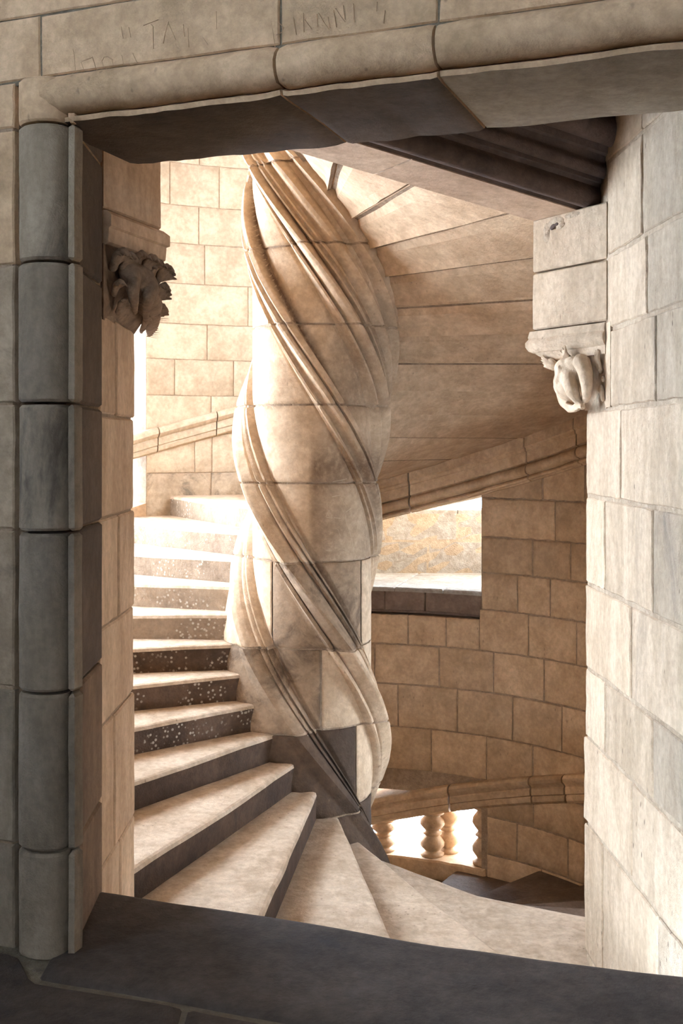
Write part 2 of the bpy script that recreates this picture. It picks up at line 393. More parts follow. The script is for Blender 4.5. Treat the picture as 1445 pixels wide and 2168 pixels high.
# ---- jamb blocks with their three-quarter roll
def jamb_poly():
    pts = []
    # from the reveal's inner end out to the face, round the roll, back into the wall
    pts += [(-0.612, -2.585), (-0.604, -2.90)]
    pts += [wp(0.004, -0.055)[:2], wp(0.006, -0.012)[:2], wp(-0.010, -0.006)[:2], wp(-0.018, -0.022)[:2]]
    for t in range(0, 11):                     # the roll
        a = math.radians(-28 + 212 * t / 10)
        s = -0.098 + 0.078 * math.cos(a); q = -0.020 + 0.062 * math.sin(a)
        pts.append(wp(s, q)[:2])
    pts += [wp(-0.180, -0.045)[:2], wp(-0.184, -0.07)[:2], (-0.86, -2.80), (-0.86, -2.585)]
    return [tuple(p) for p in pts]
JP = jamb_poly()
for k in range(len(zj) - 2):
    V, F = prism_stone(JP, zj[k], zj[k + 1], ch=0.008, gap=0.004, segs=6, amp=0.0025, seed=k)
    o = make("jamb_stone", V, F, M['grey'], wall_left, auto=38)
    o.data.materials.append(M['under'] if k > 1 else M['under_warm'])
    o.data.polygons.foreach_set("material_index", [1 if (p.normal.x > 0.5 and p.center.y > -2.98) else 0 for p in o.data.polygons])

# ---- lintel: same roll laid along the head, darker soffit
LZ = 2.810
def lintel_profile():
    pts = [(-0.503, LZ + 0.004), (-0.49, LZ - 0.003), (-0.30, LZ), (-0.055, LZ), (-0.012, LZ + 0.004), (-0.006, LZ + 0.016), (-0.022, LZ + 0.022)]
    for t in range(0, 11):
        a = math.radians(-118 + 212 * t / 10)
        pts.append((-0.020 + 0.058 * math.cos(a) , LZ + 0.082 + 0.056 * math.sin(a)))
    pts += [(-0.045, LZ + 0.132), (-0.503, LZ + 0.132)]
    return pts
LP = lintel_profile()
ls = [-0.112, 0.643, 1.07, 2.75]
for k in range(3):
    frames = []
    nseg = 26
    for i in range(nseg + 1):
        s = ls[k] + 0.004 + (ls[k + 1] - ls[k] - 0.008) * i / nseg
        e = 0.006 if i in (0, nseg) else 0.0
        def fr(q, z, s=s, e=e):
            zz = z + e * (1 if z < LZ + 0.03 else -0.3)
            p = wp(s, q - (e if q > -0.1 else 0), zz)
            nz = float(vnoise(np.array([s * 9, q * 9, z * 9 + k])) * 0.004 + vnoise(np.array([s * 31, q * 20, z * 20])) * 0.0025)
            return (p[0], p[1], p[2] + nz) if z < LZ + 0.03 else (p[0] - BW.x * nz, p[1] - BW.y * nz, p[2])
        frames.append(fr)
    V, F = sweep(LP, frames)
    o = make("lintel_stone", V, F, M['face'], wall_front, auto=38)
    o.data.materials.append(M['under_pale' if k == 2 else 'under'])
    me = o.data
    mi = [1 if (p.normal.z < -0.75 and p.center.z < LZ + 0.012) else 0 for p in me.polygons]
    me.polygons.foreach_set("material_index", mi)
# mitred corner block between jamb and lintel
cp = [(-0.612, -2.585)] + JP[1:]
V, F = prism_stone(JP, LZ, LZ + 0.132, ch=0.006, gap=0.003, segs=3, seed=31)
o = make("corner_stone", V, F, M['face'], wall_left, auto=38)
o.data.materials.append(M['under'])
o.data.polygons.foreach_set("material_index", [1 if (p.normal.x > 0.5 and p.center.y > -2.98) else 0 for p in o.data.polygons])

# ---- the inner left reveal, warm stone
def lrev_P(y, z, w): return (-0.617 + w + 0.006 * (y + 2.3), y, z)
lj = [(-1.2, 0.10, [-2.585, -2.30, -2.0]), (0.10, 0.52, [-2.585, -2.26, -2.0]), (0.52, 0.98, [-2.585, -2.36, -2.0]), (0.98, 1.30, [-2.585, -2.0]),
      (1.30, 1.66, [-2.585, -2.29, -2.0]), (1.66, 2.0, [-2.585, -2.0]), (2.0, 2.33, [-2.585, -2.33, -2.0])]
for r_, (z0, z1, ys) in enumerate(lj):
    for k in range(len(ys) - 1):
        V, F, nf = surf_stone(lrev_P, ys[k], ys[k + 1], z0, z1, nu=4, nv=5, depth=0.10, bev=0.006, gap=0.004, amp=0.002, proud=0.004 * (k % 2), seed=300 + r_ * 4 + k)
        make("stone", V, F, M['jamb_left'], wall_left)
# back of that pier, towards the stair
for r_ in range(9):
    z0 = 0.1 + r_ * 0.42
    def lb_P(u, z, w):
        a = Vector((-0.625, -2.0)); b = Vector((-1.62, -1.40)); p = a.lerp(b, u); n = Vector((0.52, 0.854))
        return (p.x + n.x * w, p.y + n.y * w, z)
    for k in range(2):
        V, F, nf = surf_stone(lb_P, 0.5 * k, 0.5 * k + 0.5, z0, z0 + 0.42, um=1.16, nu=2, nv=2, depth=0.06, seed=340 + r_ * 2 + k)
        make("stone", V, F, M['jamb_left'], wall_left)

# ---- the right reveal
def rrev_P(d, z, w):                           # d = depth measured from the camera side
    return (1.2 + 0.046 * (4.88 - d) - w, d - 6.3, z)
rj = [(-0.62, -0.25, [2.6, 3.9, 4.5, 4.88]), (-0.25, 0.30, [2.6, 3.40, 3.93, 4.62, 4.905]), (0.30, 0.665, [2.6, 3.6, 4.23, 4.92]), (0.665, 0.958, [2.6, 3.30, 3.985, 4.58, 4.885]),
      (0.958, 1.313, [2.6, 3.5, 4.234, 4.88]), (1.313, 1.686, [2.6, 3.35, 3.985, 4.583, 4.88]), (1.686, 2.045, [2.6, 3.5, 4.366, 4.88]),
      (2.045, 2.357, [2.6, 3.3, 3.95, 4.545]), (2.357, 2.646, [2.6, 3.45, 4.05, 4.545]), (2.646, 3.02, [2.6, 3.3, 4.1, 4.545]), (3.02, 3.4, [2.6, 3.3, 4.1, 4.9])]
for r_, (z0, z1, ds) in enumerate(rj):
    for k in range(len(ds) - 1):
        V, F, nf = surf_stone(rrev_P, ds[k], ds[k + 1], z0, z1, nu=8, nv=7, depth=0.09, bev=0.005, gap=0.008, amp=0.0026, proud=rng.uniform(0, 0.004), seed=400 + r_ * 6 + k)
        make("stone", V, F, M['jamb_grey' if ds[k + 1] < 4.12 else 'jamb_mid' if ds[k + 1] < 4.6 else 'jamb'], wall_right)  # light fading towards the room is put into the stone colours
# return of the pier towards the stair
for r_ in range(10):
    z0 = -1.0 + r_ * 0.42
    def rb_P(u, z, w):
        a = Vector((1.21, -1.42)); b = Vector((1.99, -0.80)); p = a.lerp(b, u); n = Vector((-0.622, 0.783))
        return (p.x + n.x * w, p.y + n.y * w, z)
    V, F, nf = surf_stone(rb_P, 0, 1, z0, z0 + 0.42, um=1.0, nu=3, nv=2, depth=0.05, seed=480 + r_)
    make("stone", V, F, M['jamb'], wall_right)

# ---- projecting jamb blocks above the corbels
RA, RB = Vector((1.214, -1.735)), Vector((0.987, -1.350))
rblock = [(RA.x, RA.y), (1.30, -1.70), (1.32, -1.34), (1.10, -1.25), (RB.x + 0.01, RB.y + 0.035), (RB.x, RB.y)]
for k, (z0, z1) in enumerate([(2.392, 2.640), (2.640, 2.872)]):
    V, F = prism_stone(rblock, z0, z1, ch=0.006, gap=0.004, segs=4, amp=0.003, seed=60 + k)
    make("jamb_block", V, F, M['jamb'], wall_right)
LA, LB = Vector((-0.613, -2.555)), Vector((-0.487, -2.170))
lblock = [(LA.x, LA.y), (LB.x, LB.y), (LB.x - 0.02, LB.y + 0.06), (-0.70, -2.05), (-0.75, -2.5)]
for k, (z0, z1) in enumerate([(2.672, 2.97), (2.97, 3.14)]):
    V, F = prism_stone(lblock, z0, z1, ch=0.006, gap=0.004, segs=4, amp=0.002, seed=70 + k)
    make("jamb_block", V, F, M['jamb_left'], wall_left)

# ---- floor of the room in front of the doorway: dark worn paving, its back edge is the threshold
edge = [(-0.70, -2.555), (-0.614, -2.581), (-0.014, -2.804), (0.344, -2.945), (0.84, -3.100), (1.09, -3.178), (1.45, -3.30)]
fl = structure(make("floor", *poly_prism([(-3.5, -10.0), (3.6, -10.0), (3.6, -4.3)] + [(1.45, -3.40), (0.34, -3.03), (-0.62, -2.66)] + [(-0.9, -3.1), (-3.5, -2.2)], 0.1, FLOOR_Z - 0.012), M['mortar_grey']),
               "dark worn stone paving in front of the doorway", "floor")
def paving(back, front, seed, nu=44, nv=12):
    """slab between a back edge and a front edge (polylines), worn and rounded at its rim"""
    def along(pl, t):
        d = [0]
        for a, b in zip(pl[:-1], pl[1:]): d.append(d[-1] + math.dist(a, b))
        x = t * d[-1]
        return np.array([np.interp(x, d, [p[0] for p in pl]), np.interp(x, d, [p[1] for p in pl])])
    V = []; F = []
    vs_ = [0, 0.02, 0.06] + list(np.linspace(0.12, 0.9, nv - 4)) + [0.97, 1.0]
    us_ = [0, 0.006] + list(np.linspace(0.02, 0.98, nu - 3)) + [0.994, 1.0]
    R_ = len(us_); C_n = len(vs_)
    for u in us_:
        b_, f_ = along(back, u), along(front, u)
        for v in vs_:
            p = b_ + (f_ - b_) * v
            rim = min(min(v, 1 - v) * math.dist(b_, f_), min(u, 1 - u) * 2.0)
            q = np.array([p[0], p[1], 0.0])
            z = FLOOR_Z + float(vnoise(q * 2.3 + seed)) * 0.006 + float(vnoise(q * 9 + seed)) * 0.002 - 0.018 * max(0.0, 1 - rim / 0.03) ** 2
            V.append((p[0], p[1], z))
    for i in range(R_ - 1):
        for j in range(C_n - 1):
            F.append((i * C_n + j, (i + 1) * C_n + j, (i + 1) * C_n + j + 1, i * C_n + j + 1))
    ring = [i * C_n for i in range(R_)] + [(R_ - 1) * C_n + j for j in range(1, C_n)] + [i * C_n + C_n - 1 for i in range(R_ - 2, -1, -1)] + [j for j in range(C_n - 2, 0, -1)]
    b0 = len(V)
    for r in ring: V.append((V[r][0], V[r][1], FLOOR_Z - 0.32))
    for k in range(len(ring)):
        k2 = (k + 1) % len(ring); F.append((ring[k], ring[k2], b0 + k2, b0 + k))
    return V, F
back_edge = [(-0.66, -2.565), (-0.614, -2.581), (-0.014, -2.804), (0.344, -2.945), (0.84, -3.100), (1.09, -3.178), (1.50, -3.31)]
front_edge = [(-0.66, -3.20), (-0.40, -3.285), (-0.08, -3.40), (0.7, -3.68), (1.52, -3.98)]
slabs = [(back_edge, front_edge),
         ([(-1.90, -2.62), (-0.75, -3.05), (-0.67, -3.21), (-0.41, -3.294), (-0.24, -3.353)], [(-1.92, -4.1), (-0.26, -4.1)]),
         ([(-0.232, -3.356), (-0.08, -3.409), (0.7, -3.689)], [(-0.25, -4.6), (0.72, -4.6)]),
         ([(0.708, -3.692), (1.52, -3.989), (2.6, -4.4)], [(0.728, -4.9), (2.6, -4.9)])]
for k, (b_, f_) in enumerate(slabs):
    V, F = paving(b_, f_, k * 5.1)
    make("paving_slab", V, F, M['floor'], fl, auto=50)

# ---- the room behind the camera
def slab(name, x0, x1, y0, y1, z0, z1, label, cat, mat='plaster'):
    return structure(make(name, *box_vf(x0, x1, y0, y1, z0, z1), M[mat]), label, cat)
slab("wall_rear_right", 0.5, 3.9, -10.2, -10.0, 0.1, 4.9, "plain rear wall of the room", "wall")
slab("wall_rear_left", -3.7, -0.9, -10.2, -10.0, 0.1, 4.9, "rear wall of the room beside its window", "wall")
slab("wall_rear_low", -0.9, 0.5, -10.2, -10.0, 0.1, 2.7, "rear wall of the room under its window", "wall")
slab("wall_rear_top", -0.9, 0.5, -10.2, -10.0, 3.45, 4.9, "rear wall of the room over its window", "wall")
slab("wall_room_right", 3.6, 3.8, -10.0, -4.2, 0.1, 4.9, "plain right wall of the room", "wall")
slab("wall_room_left_low", -3.7, -3.5, -10.0, -1.7, 0.1, 4.05, "room wall below the high side window", "wall")
slab("wall_room_left_far", -3.7, -3.5, -10.0, -6.0, 4.05, 4.9, "room wall behind the high side window", "wall")
slab("wall_room_left_near", -3.7, -3.5, -4.6, -1.7, 4.05, 4.9, "room wall between high side window and door wall", "wall")
slab("ceiling", -3.7, 3.9, -10.2, -1.6, 4.9, 5.1, "plain ceiling of the room", "ceiling")

# ---- curved stair wall
def cyl_P(phi, z, w):
    x, y = pol(phi, R_WALL - w); return (x, y, z)
UM = R_WALL * math.pi / 180
def shell(name, p0, p1, zf0, zf1, mat, label, th=0.45, inner=R_WALL + 0.006):
    n = max(2, int((p1 - p0) / 1.5)); V = []; F = []
    for i in range(n + 1):
        p = p0 + (p1 - p0) * i / n
        a = pol(p, inner); b = pol(p, inner + th)
        z0 = zf0(p) if callable(zf0) else zf0; z1 = zf1(p) if callable(zf1) else zf1
        V += [(a[0], a[1], z0), (b[0], b[1], z0), (b[0], b[1], z1), (a[0], a[1], z1)]
    for i in range(n):
        for k in range(4):
            j = (k + 1) % 4
            F.append((4 * i + k, 4 * i + j, 4 * i + 4 + j, 4 * i + 4 + k))
    F += [(3, 2, 1, 0), (4 * n, 4 * n + 1, 4 * n + 2, 4 * n + 3)]
    return structure(make(name, V, F, M[mat]), label, "wall")

# back left part, washed out by daylight
WIN_W = 145.2                                  # edge of the tall west opening
wbl = shell("wall_back_left", WIN_W, 172.5, -1.8, 5.3, 'mortar_pale', "bright curved back wall beyond the steps on the left")
rows_l = [(0.6, 1.70, None), (1.70, 1.98, [WIN_W, 155.07, 158.6, 172.5]), (1.98, 2.249, [WIN_W, 158.4, 172.5]), (2.249, 2.505, [WIN_W, 151.0, 162.9, 172.5]),
          (2.505, 2.758, [WIN_W, 157.6, 172.5]), (2.758, 3.044, [WIN_W, 165.8, 172.5]), (3.044, 3.33, [WIN_W, 157.1, 172.5]), (3.33, 3.60, [WIN_W, 155.9, 168, 172.5]),
          (3.60, 3.90, [WIN_W, 150, 160, 172.5]), (3.9, 4.25, [WIN_W, 156, 172.5]), (4.25, 4.6, [WIN_W, 152, 164, 172.5])]
rows_l[0] = (1.30, 1.70, [WIN_W, 158.4, 172.5])
for r_, (z0, z1, ps) in enumerate(rows_l):
    for k in range(len(ps) - 1):
        V, F, nf = surf_stone(cyl_P, ps[k], ps[k + 1], z0, z1, um=UM, nu=12, nv=3, depth=0.03, bev=0.0025, gap=0.003, amp=0.0010, seed=500 + r_ * 5 + k)
        make("stone", V, F, M['pale_stained' if r_ == 0 else 'pale'], wbl, smooth=[True] * nf)

# back right part with the window
WIN0, WIN1 = 172.5, 212.9
def corn_b(p): return nos(p) - 0.575
wbr = shell("wall_back_right", WIN1, 262, -2.2, corn_b, 'mortar', "curved back wall of warm stone blocks on the right")
wbu = shell("wall_below_window", WIN0, WIN1, -0.60, 0.665, 'mortar', "curved wall of warm stone blocks below the window")
rows_r = [(-0.45, -0.142, [172.5, 181, 191.5, 202.5, 214.0, 224.06, 236, 250]), (-0.142, 0.166, [172.5, 184, 195.77, 207.87, 219.6, 230.6, 243, 252]),
          (0.166, 0.455, [172.5, 178, 191.0, 204.16, 215.43, 226.5, 238, 250])]
for r_, (z0, z1, ps) in enumerate(rows_r):
    for k in range(len(ps) - 1):
        V, F, nf = surf_stone(cyl_P, ps[k], ps[k + 1], z0, z1, um=UM, nu=12, nv=3, depth=0.03, bev=0.005, gap=0.005, amp=0.0018, proud=rng.uniform(-.003, .003), seed=600 + r_ * 12 + k)
        make("stone", V, F, M['wall'], wbu if ps[k] < WIN1 - 1 else wbr, smooth=[True] * nf)
for k, (a, b, z1) in enumerate([(172.5, 185, 0.672), (185, 197.78, 0.672), (197.78, 205.5, 0.672), (205.5, 212.5, 0.672), (212.5, 223.0, 0.745), (223.0, 234, 0.742), (234, 248, 0.74)]):
    V, F, nf = surf_stone(cyl_P, a, b, 0.455, z1, um=UM, nu=12, nv=3, depth=0.03, bev=0.005, gap=0.005, amp=0.002, proud=rng.uniform(-.003, .003), seed=650 + k)
    make("stone", V, F, M['wall'], wbu if a < 212 else wbr, smooth=[True] * nf)
rows_u = [(0.745, 1.002, [WIN1, 220.63, 227.9, 237, 250]), (1.002, 1.255, [WIN1, 223.95, 232.6, 245]), (1.255, 1.525, [WIN1, 229.06, 240]), (1.525, 1.80, [WIN1, 226.2, 236, 250])]
for r_, (z0, z1, ps) in enumerate(rows_u):
    for k in range(len(ps) - 1):
        if corn_b(ps[k + 1]) < z0: continue
        V, F, nf = surf_stone(cyl_P, ps[k], ps[k + 1], z0, z1, um=UM, nu=12, nv=3, depth=0.03, bev=0.006, gap=0.005, amp=0.003, proud=rng.uniform(-.004, .004), seed=680 + r_ * 8 + k)
        make("stone", V, F, M['wall'], wbr, smooth=[True] * nf)
# stones below the lower rail
rows_d = [(-0.70, -0.45, [214.0, 224.1, 236, 250]), (-0.965, -0.70, [214.0, 220.5, 232, 246, 260]), (-1.25, -0.965, [214.0, 226, 240, 254]), (-1.6, -1.25, [214.0, 222, 236, 250])]
for r_, (z0, z1, ps) in enumerate(rows_d):
    for k in range(len(ps) - 1):
        V, F, nf = surf_stone(cyl_P, ps[k], ps[k + 1], z0, z1, um=UM, nu=12, nv=3, depth=0.03, bev=0.006, gap=0.005, amp=0.002, proud=rng.uniform(-.003, .003), seed=720 + r_ * 8 + k)
        make("stone", V, F, M['wall'], wbr, smooth=[True] * nf)
shell("wall_back_low", 158, 214.0, -2.4, -1.085, 'wall', "low curved wall under the balusters")
shell("wall_east", 284, 318, -2.4, 5.3, 'wall', "curved stair wall on the right side")
shell("wall_east_low", 262, 284, -2.4, 0.05, 'wall', "curved stair wall below the small east window")
shell("wall_east_mid", 262, 284, 0.95, 3.5, 'wall', "curved stair wall between the small east window and the added opening")
shell("wall_east_jamb", 262, 267, 0.0, 1.0, 'wall', "curved stair wall beside the small east window")
shell("wall_east_top", 232, 284, 4.85, 5.3, 'wall', "curved stair wall above an opening added to light the back wall")  # unseen opening under this band, added to brighten the back left wall
shell("wall_above_rail_east", 232, 262, lambda p: nos(p) - 0.31, lambda p: nos(p) + 0.9, 'wall', "curved stair wall below an opening added to light the back wall")
shell("wall_above_window", 172.5, 232, lambda p: nos(p) - 0.31, 5.3, 'wall', "curved stair wall above the rising flight")
shell("wall_west_low", 40, WIN_W, -2.2, lambda p: nos(p) + 0.02, 'wall', "low curved wall beside the steps on the left")
HEAD = lambda p: nos(p) + 2.3
shell("wall_light_block_pier", 126, 140, 0.3, 4.4, 'pale', "unseen stone pier added to cut daylight on the upper treads")  # added out of view to keep the upper treads from overexposing
shell("wall_west_high", 50, WIN_W, HEAD, 5.3, 'wall', "curved wall above the wide west opening")
shell("wall_west_pier", 86, 89, 0.3, 4.0, 'wall', "slim stone pier in the wide west opening")
shell("wall_south_west", 40, 50, -2.2, 5.3, 'wall', "curved stair wall behind the shaded jamb")

# ---- window on the right: deep sill, parapet outside
win = structure(make("window_1", *poly_prism([pol(p, R_WALL + 0.07) for p in np.linspace(WIN0, WIN1 - 0.3, 12)] + [pol(p, R_WALL + 0.5) for p in np.linspace(WIN1 - 0.3, WIN0, 12)], 0.676, 0.80), M['sill']),
                "window opening above a stone sill with its shadow in the colour", "window")
for k, (a, b) in enumerate([(172.5, 192.8), (192.8, 200.8), (200.8, 212.7)]):
    def sill_P(u, v, w): 
        x, y = pol(u, R_WALL + 0.055 - w); return (x, y, v)
    V, F, nf = surf_stone(sill_P, a, b, 0.690, 0.848, um=UM, nu=5, nv=2, depth=0.30, bev=0.006, gap=0.0015, amp=0.002, seed=760 + k)
    make("sill_face", V, F, M['sill'], win)  # shadow below the sill lip is put into this dark colour
for k, (a, b) in enumerate([(172.5, 184), (184, 194.8), (194.8, 204.6), (204.6, 212.6)]):
    def top_P(u, v, w):
        x, y = pol(u, v); return (x, y, 0.862 + w)
    V, F, nf = surf_stone(top_P, a, b, R_WALL + 0.03, 3.62, um=UM * 1.2, nu=4, nv=6, depth=0.03, bev=0.008, gap=0.004, amp=0.003, seed=770 + k)
    make("sill_slab", V, F, M['out'], win)
structure(make("ceiling_sky_block", *poly_prism([pol(p, 2.45) for p in range(150, 256, 5)] + [pol(p, 4.3) for p in range(255, 149, -5)], 2.30, 2.6), M['out']), "unseen stone slab added to limit sky light outside the window", "ceiling")  # added slab holding sky light off the parapet
for p_ in (152, 238):  # end walls added to the same sky shield
    q_ = [pol(p_ - 3, 2.45), pol(p_ - 3, 4.2), pol(p_ + 3, 4.2), pol(p_ + 3, 2.45)]
    structure(make("wall_sky_block_end", *poly_prism(q_, -0.5, 2.35), M['out']), "unseen end wall added to block sky light outside", "wall")
par = structure(make("wall_outside", *box_vf(-1.5, 3.6, 3.0, 3.35, 0.2, 1.34), M['mortar_pale']), "sunlit lichen-covered parapet outside the window", "wall")
for r_, (z0, z1) in enumerate([(0.85, 1.12), (1.12, 1.375)]):
    def par_P(u, v, w): return (u, 3.0 - w, v)
    xs = [-0.4, 0.52, 1.1, 1.75, 2.4] if r_ else [-0.4, 0.3, 0.86, 1.42, 2.4]
    for k in range(len(xs) - 1):
        V, F, nf = surf_stone(par_P, xs[k], xs[k + 1], z0, z1, nu=5, nv=4, depth=0.3, bev=0.008, gap=0.002, amp=0.004, seed=780 + r_ * 6 + k)
        make("stone", V, F, M['out'], par)

# stairwell closed below and above
structure(make("floor_stairwell", *poly_prism([pol(p, 2.6) for p in range(0, 360, 10)], -2.7, -2.2), M['wall']), "stone floor at the foot of the stairwell", "floor")
structure(make("ceiling_stairwell", *poly_prism([pol(p, 2.6) for p in range(0, 360, 10)], 5.25, 5.5), M['wall']), "stone vault closing the stairwell", "ceiling")

# ================================================================== THE STAIR
def phis(m):
    if m >= -1: return PHI0 + STEP_A * m
    return -45.0 + 17.5 * (m + 2)
stair = thing("spiral_staircase", "worn stone spiral staircase winding up around the carved newel column", "staircase", (0, 0, -2.0))
TOFF = -0.085
def step_mesh(m):
    p0, p1 = phis(m), phis(m + 1)
    z = STEP_R * m
    big = -2 <= m <= 2
    rout = 3.15 if big else 2.13
    if 19 <= m <= 28:                           # cut back behind the lintel of the doorway
        pm = math.radians((p0 + p1) / 2)
        rout = min(2.13, 1.66 / max(0.3, -math.sin(pm) * 0.486 + math.cos(pm) * 0.874) + 0.12)
    rs = np.concatenate([np.linspace(0.30, min(2.1, rout - 0.02), 15), np.linspace(2.25, rout, 4) if big else [rout]])
    r_ = random.Random(m * 77 + 3)
    bo = r_.uniform(-0.010, 0.010)
    V = []; ns = None
    wear = r_.uniform(0, 50)
    for r in rs:
        def pt(phi, tang, zz):
            a = math.radians(phi)
            e = (-math.sin(a), -math.cos(a)); g = (-math.cos(a), math.sin(a))
            return (e[0] * r + g[0] * (TOFF + tang), e[1] * r + g[1] * (TOFF + tang), zz)
        nz = lambda k: float(vnoise(np.array([r * 7.0 + wear, k * 3.1, m * 1.7])))
        j = 0.004 * nz(1) + 0.002 * float(vnoise(np.array([r * 31 + wear, 2.0, 3.0])))
        dip = 0.010 * math.exp(-((r - 1.2) / 0.45) ** 2)
        zb0 = z - 0.305 + bo; zb1 = z - 0.165 + bo
        sec = []
        sec.append(pt(p0, 0.004, zb0 + 0.009))
        sec.append(pt(p0, 0.0, z - 0.20))
        sec.append(pt(p0, 0.002 * nz(4), z - 0.09))
        sec.append(pt(p0, -0.004 + j, z - 0.022 - dip))
        sec.append(pt(p0, 0.001 + j, z - 0.007 - dip))
        sec.append(pt(p0, 0.012 + j, z - 0.0015 - dip))
        sec.append(pt(p0, 0.035, z + 0.002 * nz(5) - dip * 0.8))
        for t in (0.3, 0.6, 0.85):
            sec.append(pt(p0 + (p1 - p0) * t, 0.0, z + 0.003 * nz(6 + t) - dip * (1 - t) * 0.6))
        sec.append(pt(p1, 0.05, z))
        sec.append(pt(p1, 0.05, z - 0.10))
        sec.append(pt(p1, -0.004, zb1 + 0.009))
        sec.append(pt(p1, -0.022 + 0.010 * nz(14), zb1 + 0.001))
        for t in (0.75, 0.5, 0.25):
            sec.append(pt(p0 + (p1 - p0) * t, 0.0, zb0 + (zb1 - zb0) * t + 0.004 * nz(9 + t)))
        sec.append(pt(p0, 0.022 + 0.010 * nz(15), zb0 + 0.001))
        ns = len(sec); V += sec
    F = []
    for k in range(len(rs) - 1):
        for i in range(ns):
            jx = (i + 1) % ns
            F.append((k * ns + i, k * ns + jx, (k + 1) * ns + jx, (k + 1) * ns + i))
    F += [tuple(range(ns)), tuple(range((len(rs) - 1) * ns + ns - 1, (len(rs) - 1) * ns - 1, -1))]
    return V, F
for m in range(-14, 38):
    V, F = step_mesh(m)
    o = make("step", V, F, M['step_dark'] if m < -3 else M['step'] if m < 12 else M['soffit'], stair)  # shade of the lower flight is put into its dark colour
    if m >= 12:                                 # mortar squeezed out of the joints of the soffit
        o.data.materials.append(M['mortar_soffit'])
        mi = [0] * len(o.data.polygons)
        for k in range(len(mi) - 2):
            if k % 18 in (12, 17): mi[k] = 1
        o.data.polygons.foreach_set("material_index", mi)
    if m < 12:                                  # treads are worn pale, riser colour holds dirt and painted shade
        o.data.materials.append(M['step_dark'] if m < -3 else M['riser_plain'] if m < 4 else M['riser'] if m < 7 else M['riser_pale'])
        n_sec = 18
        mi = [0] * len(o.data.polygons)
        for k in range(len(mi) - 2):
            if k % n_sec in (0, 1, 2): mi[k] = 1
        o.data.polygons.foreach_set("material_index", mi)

# ---- newel
newel = thing("newel_column", "thick round stone newel carved with spiralling roll mouldings", "column", (0, 0, -2.0))
CORE = 0.324
C_ = [(.215, .080), (.19, .105), (.15, .118), (.12, .112), (.10, .096), (.085, .078), (.07, .070), (.055, .072), (.045, .084), (.043, .098), (.030, .100), (.028, .080), (.010, .074), (-.005, .080), (-.007, .094),
      (-.022, .094), (-.025, .060), (-.035, .046), (-.045, .072), (-.065, .098), (-.09, .108), (-.115, .100), (-.135, .076), (-.145, .048), (-.152, .026), (-.160, .040), (-.170, .058), (-.190, .056), (-.200, .040), (-.204, .004), (-.22, -.006), (-.26, 0)]
B_ = [(.26, 0), (.20, -.010), (.15, -.018), (.138, -.014), (.134, .046), (.128, .052), (.085, .062), (.070, .058), (.066, .032), (.060, .030), (.050, .052), (.03, .064), (.005, .062), (-.015, .048), (-.03, .032), (-.06, .018), (-.075, .020),
      (-.078, .038), (-.100, .036), (-.105, .018), (-.118, .014), (-.122, -.004), (-.15, 0)]
A_ = [(.26, 0), (.21, -.014), (.190, -.012), (.186, .034), (.170, .040), (.164, .012), (.158, .016), (.145, .046), (.125, .060), (.105, .052), (.095, .030), (.089, .030), (.086, .060), (.06, .076), (.02, .104), (0, .112), (-.02, .106), (-.05, .084),
      (-.085, .058), (-.088, .030), (-.094, .028), (-.100, .052), (-.13, .054), (-.145, .040), (-.148, .010), (-.165, .004), (-.19, 0)]
Z_ = [(.16, 0), (.118, -.012), (.104, -.008), (.100, .034), (.088, .042), (.083, .014), (.076, .018), (.062, .052), (.046, .060), (.036, .040), (.032, .044), (.028, .075), (.0, .108), (-.03, .126), (-.06, .124), (-.12, .118), (-.2, .140), (-.28, .155), (-.55, .155), (-.575, .085)]
prof = []
for c, P_ in ((2.98, C_), (2.266, B_), (1.13, A_), (0.36, Z_)):
    prof += [(c + s, h) for s, h in P_]
prof += [(s - PITCH, h) for s, h in prof] + [(s + PITCH, h) for s, h in prof]
prof.sort()
PS = np.array([p[0] for p in prof]); PH = np.array([p[1] for p in prof])
def newel_r(phi_deg, z):
    s = (z - STEP_R / STEP_A * phi_deg) % PITCH
    h = np.interp(s, PS, PH)
    return CORE + h
SLOPE = STEP_R / STEP_A
def s_lines(lo, hi, step):
    base = np.array(sorted(set(np.round(PS, 5))))
    base = base[(base >= -0.3) & (base <= PITCH + 0.3)]
    fine = []
    for a, b in zip(base[:-1], base[1:]):
        n = max(1, int(math.ceil((b - a) / step))); fine += list(a + (b - a) * np.arange(n) / n)
    fine = np.array([f for f in fine if 0 <= f < PITCH])
    k0, k1 = int(math.floor(lo / PITCH)) - 1, int(math.ceil(hi / PITCH)) + 1
    allv = np.concatenate([fine + k * PITCH for k in range(k0, k1 + 1)])
    return np.unique(allv[(allv > lo) & (allv < hi)])
